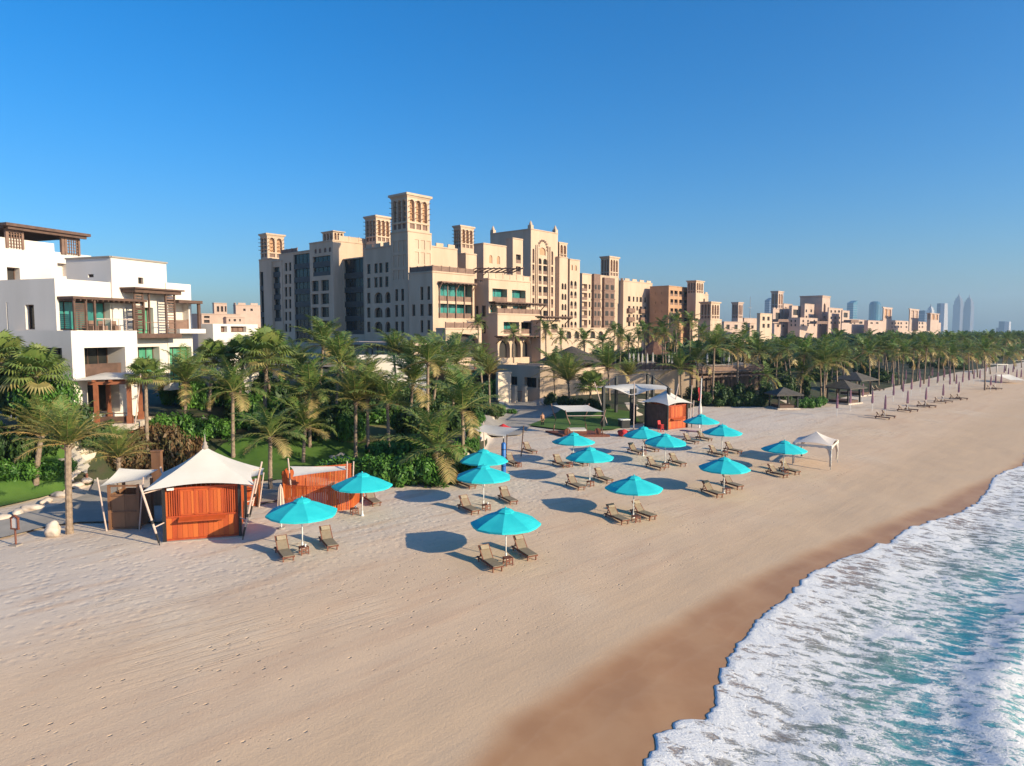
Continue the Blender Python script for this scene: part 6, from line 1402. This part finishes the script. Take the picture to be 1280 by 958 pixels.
# folded mauve umbrellas on the far beach
fm = [(1046, 521), (1062.5, 514), (1078, 504), (1090, 514), (1106, 522), (1116.5, 503), (1134, 514), (1128.5, 498), (1139, 495), (1150, 492), (1157, 509), (1160.5, 491), (1178.5, 503), (1187, 488), (1198, 499), (1195, 487), (1203, 485), (1211, 482), (1217, 480), (1224.5, 479.5), (1238, 489), (1244, 486), (1251, 486), (1260, 476), (1270.5, 478), (1276, 478), (1115, 487), (1132, 481), (1149, 480), (1165, 476), (1180, 478), (1172, 484), (1187, 479), (1255, 472), (1266, 471), (1232, 470)]
f0_ = None
for a, c in fm:
    if f0_ is None: f0_ = o = folded_umbrella('folded mauve umbrella standing on the far sand', tuple(G(a, c)), m_purple, 3.3, 'folded mauve umbrellas on the far sand', False, 1.1)
    else: o = copy_tree(f0_); o.location = G(a, c); o.rotation_euler = (0, 0, R.uniform(0, 3))
for k, (a, c) in enumerate(((1103, 524), (1110, 522), (1130, 515), (1139, 514), (1154, 509.5), (1162, 509), (1175, 504), (1183, 503), (1194, 500), (1202, 499.5), (1239, 487.5), (1246, 487), (1094, 488.5), (1099, 488))):
    o = copy_tree(l0); o.location = G(a, c); o.rotation_euler = (0, .03, math.radians(-40 + R.uniform(-8, 8))); o['label'] = 'dark red lounger on the far sand under folded mauve umbrellas'; o['group'] = 'loungers under the folded mauve umbrellas'
r = thing('beach_shelter', 'flat white beach shelter at the far end of the sand', 'shelter', G(1246, 466), .5); b = MB(); b.box((0, 0, 2.4), (6, 3, .15)); b.build('roof', m_canvas, r)
for x in (-1, 1):
    for y in (-1, 1): b = MB(); b.box((x * 2.7, y * 1.3, 1.1), (.12, .12, 2.5)); b.build('post', m_wpole, r)
r = thing('beach_cloth_shelter', 'pale sun shade cloth lying low on the far sand', 'sun shade', G(1262, 479), .4); b = MB(); sail(b, [(-3, -2, .9), (3, -2, .6), (3, 2, 1.9), (-3, 2, 2.0)], 8, .2); b.build('cloth', m_canvas, r, True)
for x in (-2.9, 2.9): b = MB(); b.tube([(x, 1.9, 0), (x, 1.9, 2.0)], .05, 6); b.build('pole', m_metal, r)
# distant buildings
def far_block(parent, pxc, Y, pxl, pxr, pyt, rows=(), cols=(), mat=None, name='wing', cren=0, nm='wing_window'):
    B = Block(pxc, Y, pxl, pxr, pyt, -1)
    for c in cols:
        for q in rows: op(B.R if c[0] >= pxc else B.L, c, q, .6, c[0], name=nm, glass=m_dark, bars=(0, 0), frame=m_mash)
    return shell(B, mat or m_stone_far, parent, name, cren=cren)
oh = thing('distant_building', 'pale low buildings with a square tower seen between villa and hotel', 'building', (-120, 250, 0))
far_block(oh, 252, 240, 235, 300, 392, [(395, 398), (400, 404)], [(255, 262)]); far_block(oh, 268, 250, 266, 284, 378.5, [(383, 390)], [(271, 274), (276, 279), (281, 283)], name='tower'); far_block(oh, 295, 262, 292, 326, 381, [(386, 389)], [(304, 307), (313, 316)], name='tower', cren=5); far_block(oh, 283, 245, 280, 306, 396, [(399, 402)], [(286, 288), (292, 295), (299, 301)])
sh = thing('second_hotel', 'pink resort hotel far behind the palm grove with a tall flared gate tower', 'building', (180, 460, 0)); Y = 470
far_block(sh, 966, Y, 964.5, 982, 386, [(391, 400)], [(969.5, 976)], nm='lattice_window', cren=6); far_block(sh, 979, Y + 12, 978, 990, 379.5, [(384, 387), (391, 394)], [(981, 983), (985.5, 987.5)]); far_block(sh, 989.5, Y + 5, 986, 1000.5, 382, [(387, 394)], [(991.5, 998)], nm='lattice_window')
far_block(sh, 1005.5, Y + 12, 1001, 1022, 379.5, [(387, 390.5), (395, 398.5), (401, 404)], [(1007, 1009), (1013, 1015), (1018.5, 1020.5)])
B = Block(1027.2, Y + 25, 999.5, 1037, 371.5, -1); op(B.R, (1029.3, 1032), (379, 391.5), 1.2, 1029, arch=True, name='gate_arch', glass=m_mash, bars=(0, 0)); op(B.R, (1029.3, 1032), (395, 398.5), .8, 1029, name='wing_window', glass=m_dark, bars=(0, 0)); o = shell(B, m_stone_far, sh, 'gate_tower')
b = MB(); cc = B.C + B.a * B.WR / 2 + B.b * B.WL / 2; P = [B.C, B.C + B.a * B.WR, B.C + B.a * B.WR + B.b * B.WL, B.C + B.b * B.WL]
lo = [V((p.x, p.y, B.zt)) for p in P]; hi = [V((cc.x + (p.x - cc.x) * 1.06, cc.y + (p.y - cc.y) * 1.06, B.zt + 1.2)) for p in P]
for k in range(4): b.face([lo[k], lo[(k + 1) % 4], hi[(k + 1) % 4], hi[k]])
b.face(hi); b.build('flared_cornice', m_stone_far, o)
far_block(sh, 1035.5, Y + 12, 1034, 1053, 384.5, [(388, 391), (396, 399), (402, 405)], [(1038, 1040), (1043, 1045), (1047.5, 1050)]); far_block(sh, 1052.5, Y + 14, 1051, 1061.5, 388, [(391, 397)], [(1054.5, 1059.5)], nm='lattice_window')
far_block(sh, 1000, Y - 12, 985, 1064, 397, [(400, 403), (405, 408)], [(988, 990), (993, 995), (1003, 1005), (1009, 1011), (1017, 1019), (1025, 1027), (1033, 1035), (1040, 1042), (1048, 1050), (1056, 1058)]); far_block(sh, 968, Y - 15, 964, 1002, 404, [(406, 409)], [(971, 974), (978, 981), (985, 988), (992, 995)])
for px, w_, py in ((986, 26, 402.5), (1036, 30, 405), (1075, 22, 403.5)):
    q = atY(px, py, Y - 18); b = MB(); W_ = w_ * Y / F; q0 = V((q.x - W_ / 2, q.y, q.z)); b.obox(q0, V((W_ * .75, W_ * .6, 0)), V((-4, 5, 0)), Z3 * .8); b.obox(q0 + Z3 * .8 + V((W_ * .04, W_ * .04, 0)), V((W_ * .67, W_ * .52, 0)), V((-3, 4, 0)), Z3 * 1.0); b.build('dark_eave', m_mash, sh)
wind_tower(sh, 972, Y + 30, 963.5, 978.5, 364, 386, 2, m_stone_far, 0)
far_block(sh, 1058, Y + 40, 1056, 1083, 399, [(402, 405)], [(1062, 1065), (1067, 1069), (1074, 1078)]); far_block(sh, 1085, Y + 45, 1080, 1105, 400.5, [(403, 405)], [(1088, 1091), (1095, 1098)])
th_ = thing('third_hotel', 'long pink hotel wing with three square wind towers beyond the grove', 'building', (300, 560, 0)); Y = 600
far_block(th_, 1104, Y, 1100, 1176, 400, [(403, 405.5), (408, 410)], [(1114.5, 1116.5), (1118, 1120), (1122, 1124), (1125.5, 1127.5), (1132, 1134), (1148.5, 1150), (1152, 1154), (1158, 1160)])
for c, l, q, t in ((1104, 1102.8, 1114.5, 384), (1137, 1135.8, 1148, 386), (1163, 1158.5, 1173.5, 391.5)): wind_tower(th_, c, Y - 3, l, q, t, 401, 2, m_stone_far, 0, low=.1, arch=False)
an = thing('distant_building', 'sunlit ochre and pink low blocks with a flared wind tower beyond the hotel annexe', 'building', (100, 330, 0)); Y = 330
far_block(an, 905, Y, 898, 932, 402, [(406, 412)], [(908, 912), (918, 922)]); far_block(an, 930, Y + 20, 925, 952, 397.5); far_block(an, 950, Y - 25, 946, 965, 391.5, [(396, 401), (405, 410)], [(953, 956), (959, 962)], m_stone); far_block(an, 936, Y - 10, 932, 950, 404, [(407, 411)], [(939, 942)]); wind_tower(an, 922.5, Y + 15, 914.5, 928.5, 378, 399, 3, m_stone_far, 0)
g = G(938, 470); r = thing('radio_mast', 'thin lattice radio mast beside the flared wind tower', 'mast', (colx(938, 420, 30), 420, 0)); b = MB(); zt = atY(938, 371, 420).z; b.tube([(0, 0, 0), (0, 0, zt)], [.5, .18], 4); b.build('shaft', m_metal, r)
for z in (.6, .8): b = MB(); b.box((0, 0, zt * z), (2.2, .3, .5)); b.build('antenna', m_metal, r)
# skyscrapers
m_sky = M('blue tower glass', (.05, .17, .24), .25, (.04, .12, .18), .02, spec=.6); m_skyd = M('dark tower glass', (.035, .07, .14), .3, spec=.5); m_skyp = M('pale tower cladding', (.42, .40, .42), .6); m_twin = M('mauve grey twin tower cladding', (.13, .13, .17), .5)
def skyscraper(label, px0, px1, pyt, Y, kind, mat, rz=.55):
    xc = colx((px0 + px1) / 2, Y, 50); w = (px1 - px0) * Y / F / 1.30; zt = atY((px0 + px1) / 2, pyt, Y).z; r = thing('skyscraper', label, 'skyscraper', (xc, Y, 0), rz); b = MB()
    if kind == 'box': b.box((0, 0, zt / 2), (w, w, zt))
    elif kind == 'slant':
        q = [V((x * w / 2, y * w / 2, 0)) for x, y in ((-1, -1), (1, -1), (1, 1), (-1, 1))]; t = [p + Z3 * (zt * (.93 if k in (0, 3) else 1)) for k, p in enumerate(q)]
        for k in range(4): b.face([q[k], q[(k + 1) % 4], t[(k + 1) % 4], t[k]])
        b.face(t)
    elif kind == 'round':
        n = 16; pr_ = [(0, 1), (.9, 1), (.97, .8), (1, .45)]
        for (h0, r0), (h1, r1) in zip(pr_, pr_[1:]):
            for k in range(n): a0, a1 = 2 * math.pi * k / n, 2 * math.pi * (k + 1) / n; b.face([V((math.cos(a) * w * .62 * q, math.sin(a) * w * .62 * q, zt * h)) for a, q, h in ((a0, r0, h0), (a1, r0, h0), (a1, r1, h1), (a0, r1, h1))])
        b.face([V((math.cos(2 * math.pi * k / n) * w * .28, math.sin(2 * math.pi * k / n) * w * .28, zt)) for k in range(n)])
    elif kind == 'sailshape':
        n = 10
        for k in range(n):
            h0, h1 = k / n, (k + 1) / n; x = lambda h: w * (.5 - .32 * h ** 1.6)
            for s in (-1, 1): b.face([V((-w / 2, s * w / 2, zt * h0)), V((x(h0), s * w / 2, zt * h0)), V((x(h1), s * w / 2, zt * h1)), V((-w / 2, s * w / 2, zt * h1))])
            b.face([V((x(h0), -w / 2, zt * h0)), V((x(h0), w / 2, zt * h0)), V((x(h1), w / 2, zt * h1)), V((x(h1), -w / 2, zt * h1))]); b.face([V((-w / 2, -w / 2, zt * h0)), V((-w / 2, w / 2, zt * h0)), V((-w / 2, w / 2, zt * h1)), V((-w / 2, -w / 2, zt * h1))])
    else:
        zz = 0
        for h, k in ((.70, 1), (.80, .86), (.86, .66), (.90, .42)): b.box((0, 0, (zz + zt * h) / 2), (w * k, w * k, zt * h - zz)); zz = zt * h + .01
    b.build('tower_body', mat, r)
    m = MB(); n = int(zt / 9)
    if kind == 'box' or kind == 'slant':
        for k in range(1, min(n, 30)): m.box((0, 0, zt * .93 * k / min(n, 30)), (w * 1.012, w * 1.012, zt * .006))
        m.build('floor_bands', m_skyp, r)
    if kind == 'twin':
        m.tube([(0, 0, zt * .9), (0, 0, zt * .94), (0, 0, zt)], [w * .18, w * .08, .6], 8); m.build('spire', m_twin, r)
skyscraper('blue glass tower half hidden behind the second hotel wind tower', 956, 965, 372.5, 2600, 'slant', m_skyd)
skyscraper('blue glass tower with a slanted top just right of the second hotel', 1059, 1070, 376, 2600, 'slant', m_sky)
skyscraper('rounded blue glass tower left of the square wind towers', 1086, 1100, 377, 2400, 'round', m_sky)
skyscraper('squat dark blue tower between two square wind towers', 1148, 1159, 388.5, 2600, 'box', m_skyd)
skyscraper('pale mauve stepped tower behind the third square wind tower', 1158, 1167, 380, 2900, 'twin', m_skyp)
skyscraper('dark glass tower beside the white sail shaped one', 1171, 1178, 379.5, 2800, 'box', m_skyd)
skyscraper('pale sail shaped tower with a curved flank', 1176, 1184, 379.5, 2700, 'sailshape', m_skyp, .2)
skyscraper('left one of the twin spired towers', 1191.5, 1202.5, 366, 4600, 'twin', m_twin); skyscraper('right one of the twin spired towers', 1204.5, 1215.5, 368, 4600, 'twin', m_twin)
skyscraper('grey tower alone at the far right of the skyline', 1249.5, 1258, 402, 3200, 'box', m_skyd); skyscraper('pale tower leaning against the lone grey one on the skyline', 1257, 1263, 402.5, 3150, 'box', m_skyp); skyscraper('low grey tower left of the lone grey one on the skyline', 1246, 1251, 410, 3250, 'box', m_twin)
for o in (hotel, east, pav, villa, lw, ub, oh, sh, th_, an):
    for k in kids(o): k.location = -V(o.location)
# ---------------------------------------------------------------- air, light, camera
b = MB(); b.obox((-900, -80, -8), (5200, 0, 0), (0, 6200, 0), (0, 0, 340))
hm = bpy.data.materials.new('sea haze'); hm.use_nodes = True; t = hm.node_tree; t.nodes.clear(); o_ = t.nodes.new('ShaderNodeOutputMaterial'); pv = t.nodes.new('ShaderNodeVolumePrincipled')
pv.inputs['Color'].default_value = (.56, .78, 1, 1); pv.inputs['Density'].default_value = HAZE; pv.inputs['Anisotropy'].default_value = .2; t.links.new(pv.outputs[0], o_.inputs['Volume'])
hz = tag(b.build('haze', hm), 'thin pale sea haze in the air', None, None, 'stuff')
W = bpy.data.worlds.new('World'); SC.world = W; W.use_nodes = True; t = W.node_tree; t.nodes.clear()
bg = t.nodes.new('ShaderNodeBackground'); wo = t.nodes.new('ShaderNodeOutputWorld'); sk = t.nodes.new('ShaderNodeTexSky'); sk.sky_type = 'NISHITA'; sk.sun_disc = False
SD = V((.872, -.489, 0)).normalized(); EL = math.radians(20)
sk.sun_elevation = EL; sk.sun_rotation = math.atan2(SD.x, SD.y); sk.altitude = 0; sk.air_density = 1.2; sk.dust_density = 1.4; sk.ozone_density = 8
bg.inputs[1].default_value = SKYS; hs = t.nodes.new('ShaderNodeHueSaturation'); hs.inputs['Saturation'].default_value = SAT; t.links.new(sk.outputs[0], hs.inputs['Color']); t.links.new(hs.outputs[0], bg.inputs[0]); t.links.new(bg.outputs[0], wo.inputs[0])
sd = bpy.data.lights.new('sun', 'SUN'); sd.energy = SUNS; sd.angle = math.radians(.53); sd.color = (1, .87, .60); so = bpy.data.objects.new('sun', sd); COL.objects.link(so)
d = V((SD.x * math.cos(EL), SD.y * math.cos(EL), math.sin(EL))); so.rotation_euler = (-d).to_track_quat('-Z', 'Y').to_euler(); so.location = (60, -40, 80)
cd = bpy.data.cameras.new('camera'); cd.lens = 24; cd.sensor_width = 36; cd.clip_end = 20000; cd.clip_start = .5; co = bpy.data.objects.new('camera', cd); COL.objects.link(co)
co.location = CAM; co.rotation_euler = (math.pi / 2 - PIT, 0, 0); SC.camera = co
SC.render.engine = 'CYCLES'; SC.view_settings.view_transform = 'Standard'; SC.view_settings.look = 'None'; SC.view_settings.gamma = 1; SC.view_settings.exposure = EXPO
SC.cycles.use_denoising = True; SC.cycles.max_bounces = 5; SC.cycles.diffuse_bounces = 3; SC.cycles.glossy_bounces = 2; SC.cycles.transmission_bounces = 3; SC.cycles.transparent_max_bounces = 4; SC.cycles.volume_bounces = 0
SC.render.resolution_x, SC.render.resolution_y = 1024, 766
